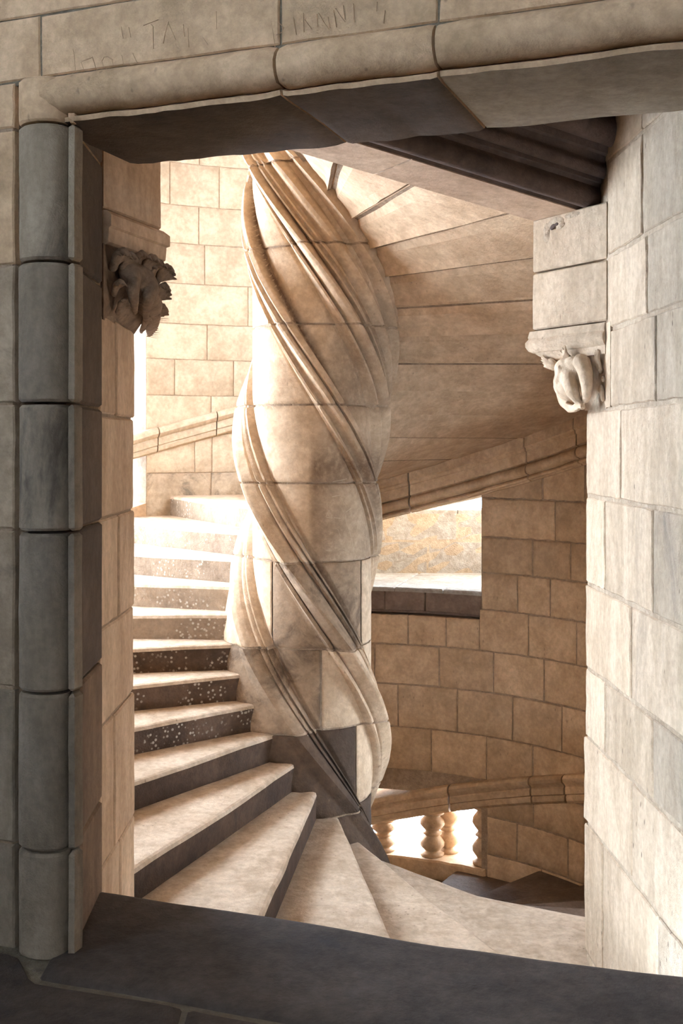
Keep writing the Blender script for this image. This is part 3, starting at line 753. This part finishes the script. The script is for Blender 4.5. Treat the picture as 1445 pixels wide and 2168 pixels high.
def newel_piece(z0, z1, p0, p1, dz=0.006, dp=1.5, gap=0.004, inset=0.0, rough=True):
    full = (p1 - p0) >= 359.9
    gp = 0 if full else math.degrees(gap / 0.36)
    za, zb = z0 + gap, z1 - gap
    npx = int(round((p1 - p0) / dp)); ph = np.linspace(p0 + gp, p1 - gp, npx + 1)
    if not full: ph = np.sort(np.concatenate([ph, [ph[0] + 1.2 * gp, ph[-1] - 1.2 * gp]]))
    sl = s_lines(za - SLOPE * p1 - 0.02, zb - SLOPE * p0 + 0.02, dz)
    PHI, S = np.meshgrid(ph, sl)
    Z = np.clip(S + SLOPE * PHI, za, zb)
    nr, nc = Z.shape
    j, i = np.meshgrid(np.arange(nr - 1), np.arange(nc - 1), indexing='ij')
    F = np.stack([j * nc + i, (j + 1) * nc + i, (j + 1) * nc + i + 1, j * nc + i + 1], -1).reshape(-1, 4)
    zf = Z.reshape(-1)[F]
    keep = (zf.max(1) - zf.min(1) > 1e-6) & ~((zf <= za + 1e-9).all(1)) & ~((zf >= zb - 1e-9).all(1))
    F = F[keep]
    used = np.unique(F); remap = np.zeros(nr * nc, int); remap[used] = np.arange(len(used)); F = remap[F]
    phi = PHI.reshape(-1)[used]; z = Z.reshape(-1)[used]
    R = newel_r(phi, z) - inset
    a = np.radians(phi)
    if rough:
        pts = np.stack([-R * np.sin(a), -R * np.cos(a), z], -1)
        R = R + vnoise(pts * 14) * 0.0018 + vnoise(pts * 45 + 7) * 0.0008
        R = R - 0.004 * (np.minimum(z - za, zb - z) < 1e-6)
        if not full: R = R - 0.004 * (np.minimum(phi - ph[0], ph[-1] - phi) < 1e-6)
    V = np.stack([-R * np.sin(a), -R * np.cos(a), z], -1)
    # bed faces running in towards the middle of the drum
    base = len(V); extra = []; fx = []
    rr = newel_r(ph, np.full(nc, za)) - inset - (0.004 if rough else 0); rt = newel_r(ph, np.full(nc, zb)) - inset - (0.004 if rough else 0)
    for rad, zz in ((rr, za), (np.full(nc, 0.2), za), (rt, zb), (np.full(nc, 0.2), zb)):
        aa = np.radians(ph); extra.append(np.stack([-rad * np.sin(aa), -rad * np.cos(aa), np.full(nc, zz)], -1))
    for k in range(nc - 1):
        fx.append((base + k, base + k + 1, base + nc + k + 1, base + nc + k))
        fx.append((base + 2 * nc + k, base + 3 * nc + k, base + 3 * nc + k + 1, base + 2 * nc + k + 1))
    return np.vstack([V] + extra), F.tolist() + fx, len(F)
zd = [-1.70, -1.25, -0.84, -0.42, 0.0, 0.416, 0.835, 1.29, 1.70, 2.11, 2.53, 2.94, 3.36, 3.80, 4.25, 4.70]
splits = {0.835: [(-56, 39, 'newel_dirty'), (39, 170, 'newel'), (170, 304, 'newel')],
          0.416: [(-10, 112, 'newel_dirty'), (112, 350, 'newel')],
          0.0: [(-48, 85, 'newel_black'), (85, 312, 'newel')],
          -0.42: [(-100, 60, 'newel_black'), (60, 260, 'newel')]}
for k in range(len(zd) - 1):
    vis = -0.5 < zd[k] < 3.3
    for (a, b, mt) in splits.get(zd[k], [(-180, 180, 'newel')]):
        V, F, nf = newel_piece(zd[k], zd[k + 1], a, b, dz=0.009 if vis else 0.03, dp=2.0 if vis else 5, gap=0.0055)
        o = make("drum", V, F, M[mt], newel, recalc=False, auto=42)
        if vis:                                 # dust and soot caught above the ledges of the mouldings
            ph_ = np.degrees(np.arctan2(-V[:, 0], -V[:, 1])); zz_ = V[:, 2]
            s_ = (zz_ - STEP_R / STEP_A * ph_) % PITCH
            nz_ = vnoise(V * 5.0) * 0.5 + vnoise(V * 13.0) * 0.25
            def strip(c, w): return np.clip(1.15 - (s_ - c) / w, 0, 1) * (s_ > c - 0.001)
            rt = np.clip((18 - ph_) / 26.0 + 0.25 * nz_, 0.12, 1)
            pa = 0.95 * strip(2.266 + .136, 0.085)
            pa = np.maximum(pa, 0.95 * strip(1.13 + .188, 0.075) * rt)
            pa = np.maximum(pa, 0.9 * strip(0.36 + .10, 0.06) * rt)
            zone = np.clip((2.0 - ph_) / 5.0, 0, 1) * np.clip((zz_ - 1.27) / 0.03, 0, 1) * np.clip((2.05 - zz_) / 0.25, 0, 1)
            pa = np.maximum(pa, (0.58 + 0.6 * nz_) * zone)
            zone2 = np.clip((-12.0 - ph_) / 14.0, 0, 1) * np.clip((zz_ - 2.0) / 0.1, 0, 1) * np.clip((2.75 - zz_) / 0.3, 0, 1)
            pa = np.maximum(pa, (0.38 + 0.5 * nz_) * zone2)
            at = o.data.attributes.new("patina", 'FLOAT', 'POINT')
            at.data.foreach_set("value", np.clip(pa, 0, 1).astype(np.float32))
V, F, nf = newel_piece(-1.7, 4.7, -180, 180, dz=0.02, dp=3, gap=0, inset=0.011, rough=False)
make("mortar_core", V, F, M['mortar'], newel, smooth=[True] * nf, recalc=False)

SCR = [[(-20.35, 1.6294), (-28.68, 1.6384)], [(-17.25, 1.5609), (-14.2, 1.5243), (-20.35, 1.5187), (-17.25, 1.5609)], [(-22.15, 1.5209), (-28.68, 1.515)], [(-28.68, 1.626), (-35.17, 1.5681)], [(-27.72, 1.5842), (-34.14, 1.5337), (-34.65, 1.4964)], [(-34.65, 1.4964), (-38.91, 1.4458), (-42.29, 1.3876), (-44.06, 1.3322)], [(-32.11, 1.7097), (-38.91, 1.6791)], [(-20.8, 1.7081), (-35.69, 1.7217)], [(-38.91, 1.5525), (-47.15, 1.5107)], [(-34.14, 1.5461), (-40.58, 1.5671)], [(-46.52, 1.6855), (-47.79, 1.6403)], [(-14.2, 1.3524), (-20.35, 1.349)], [(-31.61, 1.3537), (-38.91, 1.3341)], [(-25.83, 1.4612), (-28.68, 1.4212)]]
V = []; F = []
for line in SCR:
    for (a, b) in zip(line[:-1], line[1:]):
        n_ = 4
        for k in range(n_):
            quad = []
            for t in (k / n_, (k + 1) / n_):
                p = a[0] + (b[0] - a[0]) * t; z = a[1] + (b[1] - a[1]) * t
                for sg in (-1, 1):
                    pp = p + sg * 0.16 * abs(b[1] - a[1]) / (abs(b[1] - a[1]) + 0.0055 * abs(b[0] - a[0]) + 1e-6); zz = z + sg * 0.0010 * (0.0055 * abs(b[0] - a[0])) / (abs(b[1] - a[1]) + 0.0055 * abs(b[0] - a[0]) + 1e-6)
                    r = float(newel_r(np.array([pp]), np.array([zz]))[0]) + 0.0028; x, y = pol(pp, r); quad.append((x, y, zz))
            i0 = len(V); V += quad; F.append((i0, i0 + 1, i0 + 3, i0 + 2))
make("scratch_marks", V, F, M['pale'], newel)

# ================================================================== MOULDED RAILS
def helical(name, prof, p0, p1, zoff, joints, mat, parent, gap=0.25):
    js = [p0] + joints + [p1]
    for k in range(len(js) - 1):
        a, b = js[k] + gap * 0.5, js[k + 1] - gap * 0.5
        n = max(3, int((b - a) / 1.5)); frames = []
        for i in range(n + 1):
            p = a + (b - a) * i / n
            def fr(w, z, p=p):
                jx = float(vnoise(np.array([p * 0.5, w * 20, z * 12 + k]))) * 0.002
                x, y = pol(p, R_WALL - w - jx); return (x, y, nos(p) + zoff + z + jx)
            frames.append(fr)
        V, F = sweep(prof, frames)
        make(name, V, F, M[mat], parent, auto=38)

# cornice under the rising flight on the right
corn = thing("moulded_cornice", "sloping roll-moulded stone cornice under the rising flight, above the window", "cornice", (*pol(215, 2.05), nos(215) - 0.575))
cp_ = [(-0.30, 0.32), (0.10, 0.32), (0.104, 0.235), (0.088, 0.225), (0.084, 0.205), (0.074, 0.200), (0.074, 0.130), (0.050, 0.124), (0.048, 0.116)]
cp_ += [(0.052 + 0.036 * math.cos(math.radians(a)), 0.083 + 0.036 * math.sin(math.radians(a))) for a in range(90, -91, -30)]
cp_ += [(0.040, 0.040), (0.052, 0.036), (0.060, 0.024), (0.052, 0.012), (0.026, 0.008), (0.020, 0.0), (-0.30, 0.0)]
helical("cornice_block", cp_, 172.5, 261, -0.575, [181, 198.6, 224.0, 236, 248], 'wall', corn, gap=0.35)

# handrail on the back left wall
rail_l = thing("stone_handrail", "pale sloping stone handrail along the bright back wall above the upper steps", "handrail", (*pol(155, 2.05), nos(155) + 0.35))
rp_ = [(-0.25, 0.175), (0.02, 0.178), (0.04, 0.172), (0.055, 0.155), (0.058, 0.135), (0.045, 0.112), (0.030, 0.104), (0.034, 0.094), (0.034, 0.052), (0.024, 0.046), (0.030, 0.038), (0.026, 0.012), (0.010, 0.0), (-0.25, 0.0)]
helical("rail_block", rp_, 60, 171.5, 0.355, [84, 110, 132, 147.2, 159.3], 'pale', rail_l)

# lower balustrade on the right
def lrz(p): return nos(p) + 0.875              # top of the lower rail
bal = thing("balustrade", "low stone balustrade with turned balusters beside the lower steps", "balustrade", (*pol(205, 2.1), -1.09))
bp_ = [(-0.28, 0.0), (0.03, 0.0), (0.05, -0.006), (0.062, -0.024), (0.058, -0.046), (0.036, -0.066), (0.030, -0.080), (0.036, -0.088), (0.034, -0.128), (0.020, -0.136), (0.026, -0.148), (0.022, -0.176), (0.0, -0.196), (-0.28, -0.196)]
helical("rail", bp_, 160 - 360, 262 - 360, 0.875, [190 - 360, 206.5 - 360, 224.2 - 360, 232.0 - 360], 'wall', bal, gap=0.4)
def lathe(prof, cx, cy, n=20):
    V = []; F = []
    for r, z in prof:
        for k in range(n):
            a = 2 * math.pi * k / n; V.append((cx + r * math.cos(a), cy + r * math.sin(a), z))
    for j in range(len(prof) - 1):
        for k in range(n):
            k2 = (k + 1) % n; F.append((j * n + k, j * n + k2, (j + 1) * n + k2, (j + 1) * n + k))
    F += [tuple(range(n - 1, -1, -1)), tuple(range((len(prof) - 1) * n, len(prof) * n))]
    return V, F
bprof = [(0, .056), (.05, .058), (.07, .046), (.10, .034), (.14, .042), (.22, .058), (.30, .060), (.38, .046), (.44, .033), (.47, .036), (.485, .046), (.51, .046), (.525, .036), (.56, .033),
         (.62, .046), (.70, .060), (.78, .058), (.86, .042), (.90, .034), (.93, .046), (.95, .058), (1.0, .058)]
def baluster(phi, r, parent, top, bot):
    cx, cy = pol(phi, r)
    pr = [(rr * 1.5, bot + t * (top - bot)) for t, rr in bprof]
    V, F = lathe(pr, cx, cy); 
    return make("baluster", V, F, M['wall'], parent, smooth=True)
for p in (169.0, 181.5, 192.4, 201.9, 212.4):
    baluster(p, R_WALL + 0.10, bal, nos(p - 360) + 0.682, -1.075 + 0.0)
baluster(203.9, R_WALL + 0.215, bal, nos(203.9 - 360) + 0.685, -1.075)
V, F, nf = surf_stone(cyl_P, 158, 213.8, -1.22, -1.075, um=UM, nu=24, nv=2, depth=0.30, bev=0.012, gap=0.0, proud=0.015, amp=0.003, seed=900)
make("plinth", V, F, M['wall'], bal, smooth=[True] * nf)

# ================================================================== INNER LINTEL OVER THE DOORWAY
lint = thing("inner_lintel", "warm sloping stone lintel with shade-coloured mouldings between the two corbelled jambs", "lintel", (0.3, -1.8, 2.9))
Pr = Vector((1.06, -1.31, 2.855)); Pl = Vector((-0.60, -2.233, 3.115))
cd = (Pl - Pr); cdn = cd.normalized(); nrm = Vector((0.486, -0.874, 0))
def chord(t): return Pr + cd * t
# plain soffit band
bandp = [(0.0, 0.0), (0.0, 0.16), (0.27, 0.16), (0.27, 0.0)]
for k, (t0, t1) in enumerate([(-0.08, 0.46), (0.465, 1.08)]):
    frames = []
    for i in range(9):
        t = t0 + (t1 - t0) * i / 8
        def fr(n_, z_, t=t):
            p = chord(t) + nrm * n_
            return (p.x, p.y, p.z + z_)
        frames.append(fr)
    V, F = sweep(bandp, frames)
    make("soffit_stone", V, F, M['lintel_in'], lint)
# rolls stepping up towards the room
mp_ = [(0.16, 0.145), (0.245, 0.035)]
def roll_pts(cx, cz, r, a0=200, a1=20, n=8): return [(cx + r * math.cos(math.radians(a0 + (a1 + 360 - a0) * i / n)), cz + r * math.sin(math.radians(a0 + (a1 + 360 - a0) * i / n))) for i in range(n + 1)]
mp_ = [(0.20, 0.75), (0.20, 0.012), (0.272, 0.004)] + roll_pts(0.318, 0.050, 0.046, 225, 40) + [(0.352, 0.088), (0.362, 0.100), (0.378, 0.100)] + roll_pts(0.405, 0.138, 0.030, 220, 40) + [(0.428, 0.165), (0.440, 0.185), (0.462, 0.188)] + roll_pts(0.520, 0.250, 0.055, 220, 40) + [(0.562, 0.300), (0.572, 0.325), (0.60, 0.33), (0.64, 0.36), (0.66, 0.41), (0.68, 0.75)]
frames = []
for i in range(13):
    t = -0.32 + 1.42 * i / 12
    def fr(n_, z_, t=t):
        p = chord(t) + nrm * n_
        return (p.x, p.y, p.z + z_)
    frames.append(fr)
V, F = sweep(mp_, frames)
make("moulding", V, F, M['mould_dark'], lint, auto=38)  # dark colour carries the shade of the room side
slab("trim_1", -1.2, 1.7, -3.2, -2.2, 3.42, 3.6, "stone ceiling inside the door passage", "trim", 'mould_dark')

# ================================================================== CORBELS
def blobs(name, items, mat, parent, frame, voxel=0.006, smooth=6):
    """carved mass: ellipsoids and tapered limbs merged into one skin.  frame(a,n,z)->xyz"""
    bm = bmesh.new()
    for it in items:
        if it[0] == 'e':
            _, c, r, rot = it
            g = bmesh.ops.create_icosphere(bm, subdivisions=3, radius=1.0)
            from mathutils import Euler
            R_ = Euler([math.radians(x) for x in rot]).to_matrix()
            for v in g['verts']:
                q = R_ @ Vector((v.co.x * r[0], v.co.y * r[1], v.co.z * r[2]))
                v.co = Vector(c) + q
        else:                                   # limb: list of (a,n,z,r)
            pts = it[1]
            for k in range(len(pts) - 1):
                p, q = pts[k], pts[k + 1]
                for t in np.linspace(0, 1, 7):
                    c = [p[i] + (q[i] - p[i]) * t for i in range(4)]
                    g = bmesh.ops.create_icosphere(bm, subdivisions=2, radius=c[3])
                    for v in g['verts']: v.co += Vector(c[:3])
    V = [frame(*v.co) for v in bm.verts]
    bm.verts.index_update()
    F = [tuple(v.index for v in f.verts) for f in bm.faces]; bm.free()
    o = make(name, V, F, mat, parent, recalc=True)
    rm = o.modifiers.new("skin", 'REMESH'); rm.mode = 'VOXEL'; rm.voxel_size = voxel; rm.use_smooth_shade = True
    sm = o.modifiers.new("soften", 'SMOOTH'); sm.iterations = smooth; sm.factor = 0.5
    return o

# right corbel -------------------------------------------------------------
ra = (RB - RA); rl = ra.length; ra = ra / rl; rn = Vector((ra.y, -ra.x))
if rn.x > 0: rn = -rn
RC = Vector((1.203, -1.42))
def rend(z):                                    # far arris of the bell, running down to the jamb's corner
    t = float(np.interp(z, [2.047, 2.12, 2.20, 2.25, 2.28, 2.30], [0.97, 0.80, 0.66, 0.40, 0.14, 0.02]))
    return RB.lerp(RC, t)
def rframe(a, n, z):
    k = float(np.interp(z, [2.047, 2.12, 2.20, 2.25, 2.30], [2.15, 1.82, 1.55, 1.29, 1.0]))
    p = RA + (rend(min(2.30, max(2.047, z))) - RA) * (a / rl * k)
    return (p.x + rn.x * n, p.y + rn.y * n, z)
def loftmesh(rings):
    n = len(rings[0]); V = [p for r in rings for p in r]; F = []
    for k in range(len(rings) - 1):
        for i in range(n):
            j = (i + 1) % n; F.append((k * n + i, k * n + j, (k + 1) * n + j, (k + 1) * n + i))
    F += [tuple(range(n - 1, -1, -1)), tuple(range((len(rings) - 1) * n, len(rings) * n))]
    return V, F
corr = thing("stone_corbel", "pale stone corbel carved as a crouching headless animal on the sunlit jamb", "corbel", (1.2, -1.5, 2.05))
def rring(out, over, z):
    a = RA + rn * out; b = RB + rn * out + ra * over
    return [(a.x, a.y, z), (b.x, b.y, z), (b.x + 0.03, b.y + 0.06, z), (1.28, -1.33, z), (1.28, -1.70, z)]
V, F = loftmesh([rring(0.004, 0.004, 2.296), rring(0.014, 0.016, 2.304), rring(0.022, 0.026, 2.322), rring(0.022, 0.028, 2.340), rring(0.014, 0.018, 2.352), rring(0.012, 0.016, 2.356), rring(0.014, 0.020, 2.362), rring(0.010, 0.012, 2.388)])
make("abacus", V, F, M['jamb'], corr, auto=35)
rings = []
for z in (2.047, 2.10, 2.15, 2.20, 2.235, 2.262, 2.264, 2.285, 2.300):
    out = 0.008 if z > 2.263 else 0.0
    p0 = RA; p1 = rend(z)
    ring = []
    for t in np.linspace(0, 1, 6):
        p = p0.lerp(p1, t) + rn * (out - 0.022 * math.sin(math.pi * t) * (1 if z < 2.263 else 0.3)); ring.append((p.x, p.y, z))
    ring += [(p1.x + 0.04, p1.y + 0.03, z), (1.28, -1.36, z), (1.28, -1.72, z)]
    rings.append(ring)
V, F = loftmesh(rings)
make("bell", V, F, M['jamb'], corr, auto=30)
it = [('e', (0.215, 0.030, 2.185), (0.088, 0.075, 0.078), (0, 0, 0)),            # rounded back
      ('e', (0.235, 0.040, 2.145), (0.080, 0.070, 0.062), (0, 0, 0)),
      ('e', (0.170, 0.030, 2.222), (0.062, 0.050, 0.044), (0, 0, 0)),            # shoulders
      ('l', [(0.300, 0.030, 2.130, 0.040), (0.285, 0.055, 2.082, 0.030), (0.235, 0.072, 2.058, 0.021), (0.175, 0.075, 2.052, 0.016), (0.155, 0.070, 2.058, 0.017)]),   # far leg
      ('l', [(0.175, 0.075, 2.165, 0.040), (0.135, 0.092, 2.120, 0.033), (0.125, 0.075, 2.080, 0.020), (0.108, 0.070, 2.060, 0.017)]),  # middle leg
      ('l', [(0.110, 0.040, 2.232, 0.040), (0.075, 0.055, 2.180, 0.034), (0.062, 0.060, 2.140, 0.028), (0.078, 0.055, 2.100, 0.021), (0.088, 0.055, 2.085, 0.015)]),   # near arm
      ('l', [(0.205, 0.096, 2.215, 0.012), (0.235, 0.105, 2.170, 0.010), (0.240, 0.100, 2.120, 0.008)]),   # ribs
      ('l', [(0.240, 0.085, 2.215, 0.010), (0.272, 0.090, 2.170, 0.010), (0.272, 0.088, 2.125, 0.008)])]
for k in range(4):                              # claws
    it.append(('l', [(0.160 - 0.008 * k, 0.078, 2.054, 0.008), (0.150 - 0.010 * k, 0.088, 2.047, 0.005)]))
    it.append(('l', [(0.115 - 0.008 * k, 0.080, 2.062, 0.008), (0.108 - 0.010 * k, 0.092, 2.053, 0.005)]))
blobs("animal_body", it, M['jamb'], corr, rframe, voxel=0.0042, smooth=3)
def leaf(a, n, z, la, lz, tilt, w=0.016, cnt=4, spread=0.5):
    items = []
    for k in range(cnt):
        t = (k / (cnt - 1) - 0.5) * spread + tilt
        items.append(('l', [(a, n, z, w * 0.6), (a + math.sin(t) * la * 0.5, n + 0.016, z + math.cos(t) * lz * 0.55, w * 0.42), (a + math.sin(t) * la, n + 0.010, z + math.cos(t) * lz, w * 0.16)]))
    return items
blobs("feather_tuft", leaf(0.185, 0.020, 2.242, 0.075, 0.075, 0.75, 0.020, 4, 0.7), M['jamb'], corr, rframe, 0.0035, 1)
blobs("feather_tuft", leaf(0.040, 0.0, 2.198, 0.035, 0.085, 0.1, 0.022, 4, 0.8), M['jamb'], corr, rframe, 0.0035, 1)
blobs("feather_tuft", leaf(0.330, 0.005, 2.232, 0.080, 0.055, 0.95, 0.028, 5, 0.9) + [('e', (0.345, 0.012, 2.245), (0.035, 0.018, 0.020), (0, 35, 0))], M['jamb'], corr, rframe, 0.0035, 1)
blobs("carved_scrap", [('e', (0.030, 0.004, 2.115), (0.014, 0.012, 0.030), (0, 10, 0)), ('e', (0.024, 0.004, 2.09), (0.010, 0.012, 0.016), (0, 0, 0)), ('e', (0.02, 0.004, 2.165), (0.008, 0.01, 0.014), (0, 0, 0))], M['jamb'], corr, rframe, 0.0035, 1)
# mortar-filled break in the top of the jamb block
def sframe(a, n, z): return (RA.x + ra.x * a + rn.x * n, RA.y + ra.y * a + rn.y * n, z)
blobs("broken_patch", [('e', (0.30, -0.004, 2.835), (0.055, 0.010, 0.026), (0, 0, 0)), ('e', (0.36, -0.004, 2.80), (0.024, 0.008, 0.05), (0, 0, 0)), ('e', (0.20, -0.004, 2.85), (0.06, 0.007, 0.016), (0, 0, 0)), ('e', (0.27, -0.003, 2.815), (0.03, 0.011, 0.012), (0, 20, 0))], M['mortar_pale'], corr, sframe, 0.004, 1)
blobs("hollow_shade", [('e', (0.315, 0.004, 2.818), (0.020, 0.005, 0.012), (0, 20, 0)), ('e', (0.29, 0.003, 2.826), (0.012, 0.005, 0.008), (0, 0, 0))], M['mould_dark'], corr, sframe, 0.003, 1)  # dark blob, its colour stands for the shade in a hollow
# frame strip beside the corbel
V, F = poly_prism([(1.2105, -1.735), (1.2135, -1.80), (1.24, -1.80), (1.24, -1.735)], 2.05, 2.385)
make("border_strip", V, F, M['jamb'], corr)

# left corbel --------------------------------------------------------------
la = (LB - LA); ll = la.length; la = la / ll; ln = Vector((la.y, -la.x))
LC = Vector((-0.617, -2.005))
def lend(z):
    t = float(np.interp(z, [2.315, 2.345, 2.38, 2.42, 2.48, 2.56], [0.97, 0.72, 0.42, 0.22, 0.10, 0.02]))
    return LB.lerp(LC, t)
def lframe(a, n, z):
    k = float(np.interp(z, [2.315, 2.345, 2.38, 2.42, 2.48, 2.56], [1.9, 1.55, 1.25, 1.11, 1.04, 1.0]))
    p = LA + (lend(min(2.56, max(2.315, z))) - LA) * (a / ll * k)
    return (p.x + ln.x * n, p.y + ln.y * n, z)
corl = thing("stone_corbel", "dark weathered corbel carved with curling leaves and a beast on the shaded jamb", "corbel", (-0.6, -2.2, 2.32))
def lring(out, over, z):
    a = LA + ln * out + la * 0.01; b = LB + ln * out + la * over
    return [(a.x, a.y, z), (b.x, b.y, z), (b.x - 0.04, b.y + 0.05, z), (-0.66, -2.06, z), (-0.66, -2.53, z)]
V, F = loftmesh([lring(0.004, 0.006, 2.558), lring(0.012, 0.014, 2.566), lring(0.014, 0.018, 2.612), lring(0.022, 0.030, 2.618), lring(0.022, 0.030, 2.655), lring(0.006, 0.010, 2.670)])
make("abacus", V, F, M['jamb_left'], corl, auto=35)
rings = []
for z in (2.312, 2.345, 2.38, 2.42, 2.47, 2.52, 2.560):
    p1 = lend(z); ring = []
    for t in np.linspace(0, 1, 6):
        p = LA.lerp(p1, t) - ln * (0.026 * math.sin(math.pi * t)); ring.append((p.x, p.y, z))
    ring += [(p1.x - 0.05, p1.y + 0.03, z), (-0.66, -2.05, z), (-0.66, -2.52, z)]
    rings.append(ring)
V, F = loftmesh(rings)
make("bell", V, F, M['carve_dark'], corl, auto=30)  # carving darker than its abacus
it = [('e', (0.225, 0.020, 2.455), (0.085, 0.055, 0.058), (0, 30, 0)), ('e', (0.285, 0.018, 2.405), (0.062, 0.046, 0.042), (0, 10, 0)), ('e', (0.155, 0.015, 2.485), (0.05, 0.036, 0.034), (0, 0, 0)),
      ('l', [(0.150, 0.03, 2.480, 0.028), (0.115, 0.045, 2.430, 0.024), (0.125, 0.045, 2.385, 0.017), (0.150, 0.035, 2.365, 0.011)]),
      ('l', [(0.215, 0.060, 2.440, 0.030), (0.180, 0.068, 2.398, 0.022), (0.200, 0.050, 2.362, 0.014), (0.22, 0.045, 2.352, 0.012)]),
      ('l', [(0.310, 0.030, 2.380, 0.026), (0.300, 0.035, 2.350, 0.020), (0.270, 0.030, 2.335, 0.014)])]
blobs("beast_body", it, M['carve_dark'], corl, lframe, 0.0045, 3)
def curl(a, n, z, s, tl):
    """a leaf rolled over at its tip, hollow in front"""
    items = []
    for k in range(5):
        t = (k / 4 - 0.5) * 1.5 + tl
        w = 0.013 * s * (1.1 - 0.25 * abs(k - 2))
        items.append(('l', [(a, n, z, w), (a + math.sin(t) * 0.032 * s, n + 0.014 * s, z + math.cos(t) * 0.034 * s, w), (a + math.sin(t) * 0.052 * s, n + 0.034 * s, z + math.cos(t) * 0.048 * s, w * 0.8), (a + math.sin(t) * 0.054 * s, n + 0.046 * s, z + math.cos(t) * 0.036 * s, w * 0.5)]))
    return items
for (a, n, z, s_, tl) in [(0.055, 0.005, 2.490, 1.1, 0.0), (0.105, 0.010, 2.500, 0.9, 0.5), (0.190, 0.012, 2.510, 0.95, -0.2), (0.245, 0.012, 2.500, 1.1, 0.3), (0.320, 0.008, 2.495, 1.05, -0.3), (0.365, 0.006, 2.488, 1.1, 0.5),
                          (0.060, 0.005, 2.405, 0.8, -0.2), (0.085, 0.005, 2.352, 0.75, 0.2), (0.350, 0.004, 2.425, 1.0, 0.6), (0.360, 0.006, 2.375, 0.8, 0.8), (0.250, 0.01, 2.330, 0.7, 0.4), (0.310, 0.01, 2.328, 0.6, 0.9), (0.375, 0.0, 2.452, 0.8, 1.2)]:
    blobs("carved_leaf", curl(a, n, z, s_, tl), M['carve_dark'], corl, lframe, 0.004, 1)
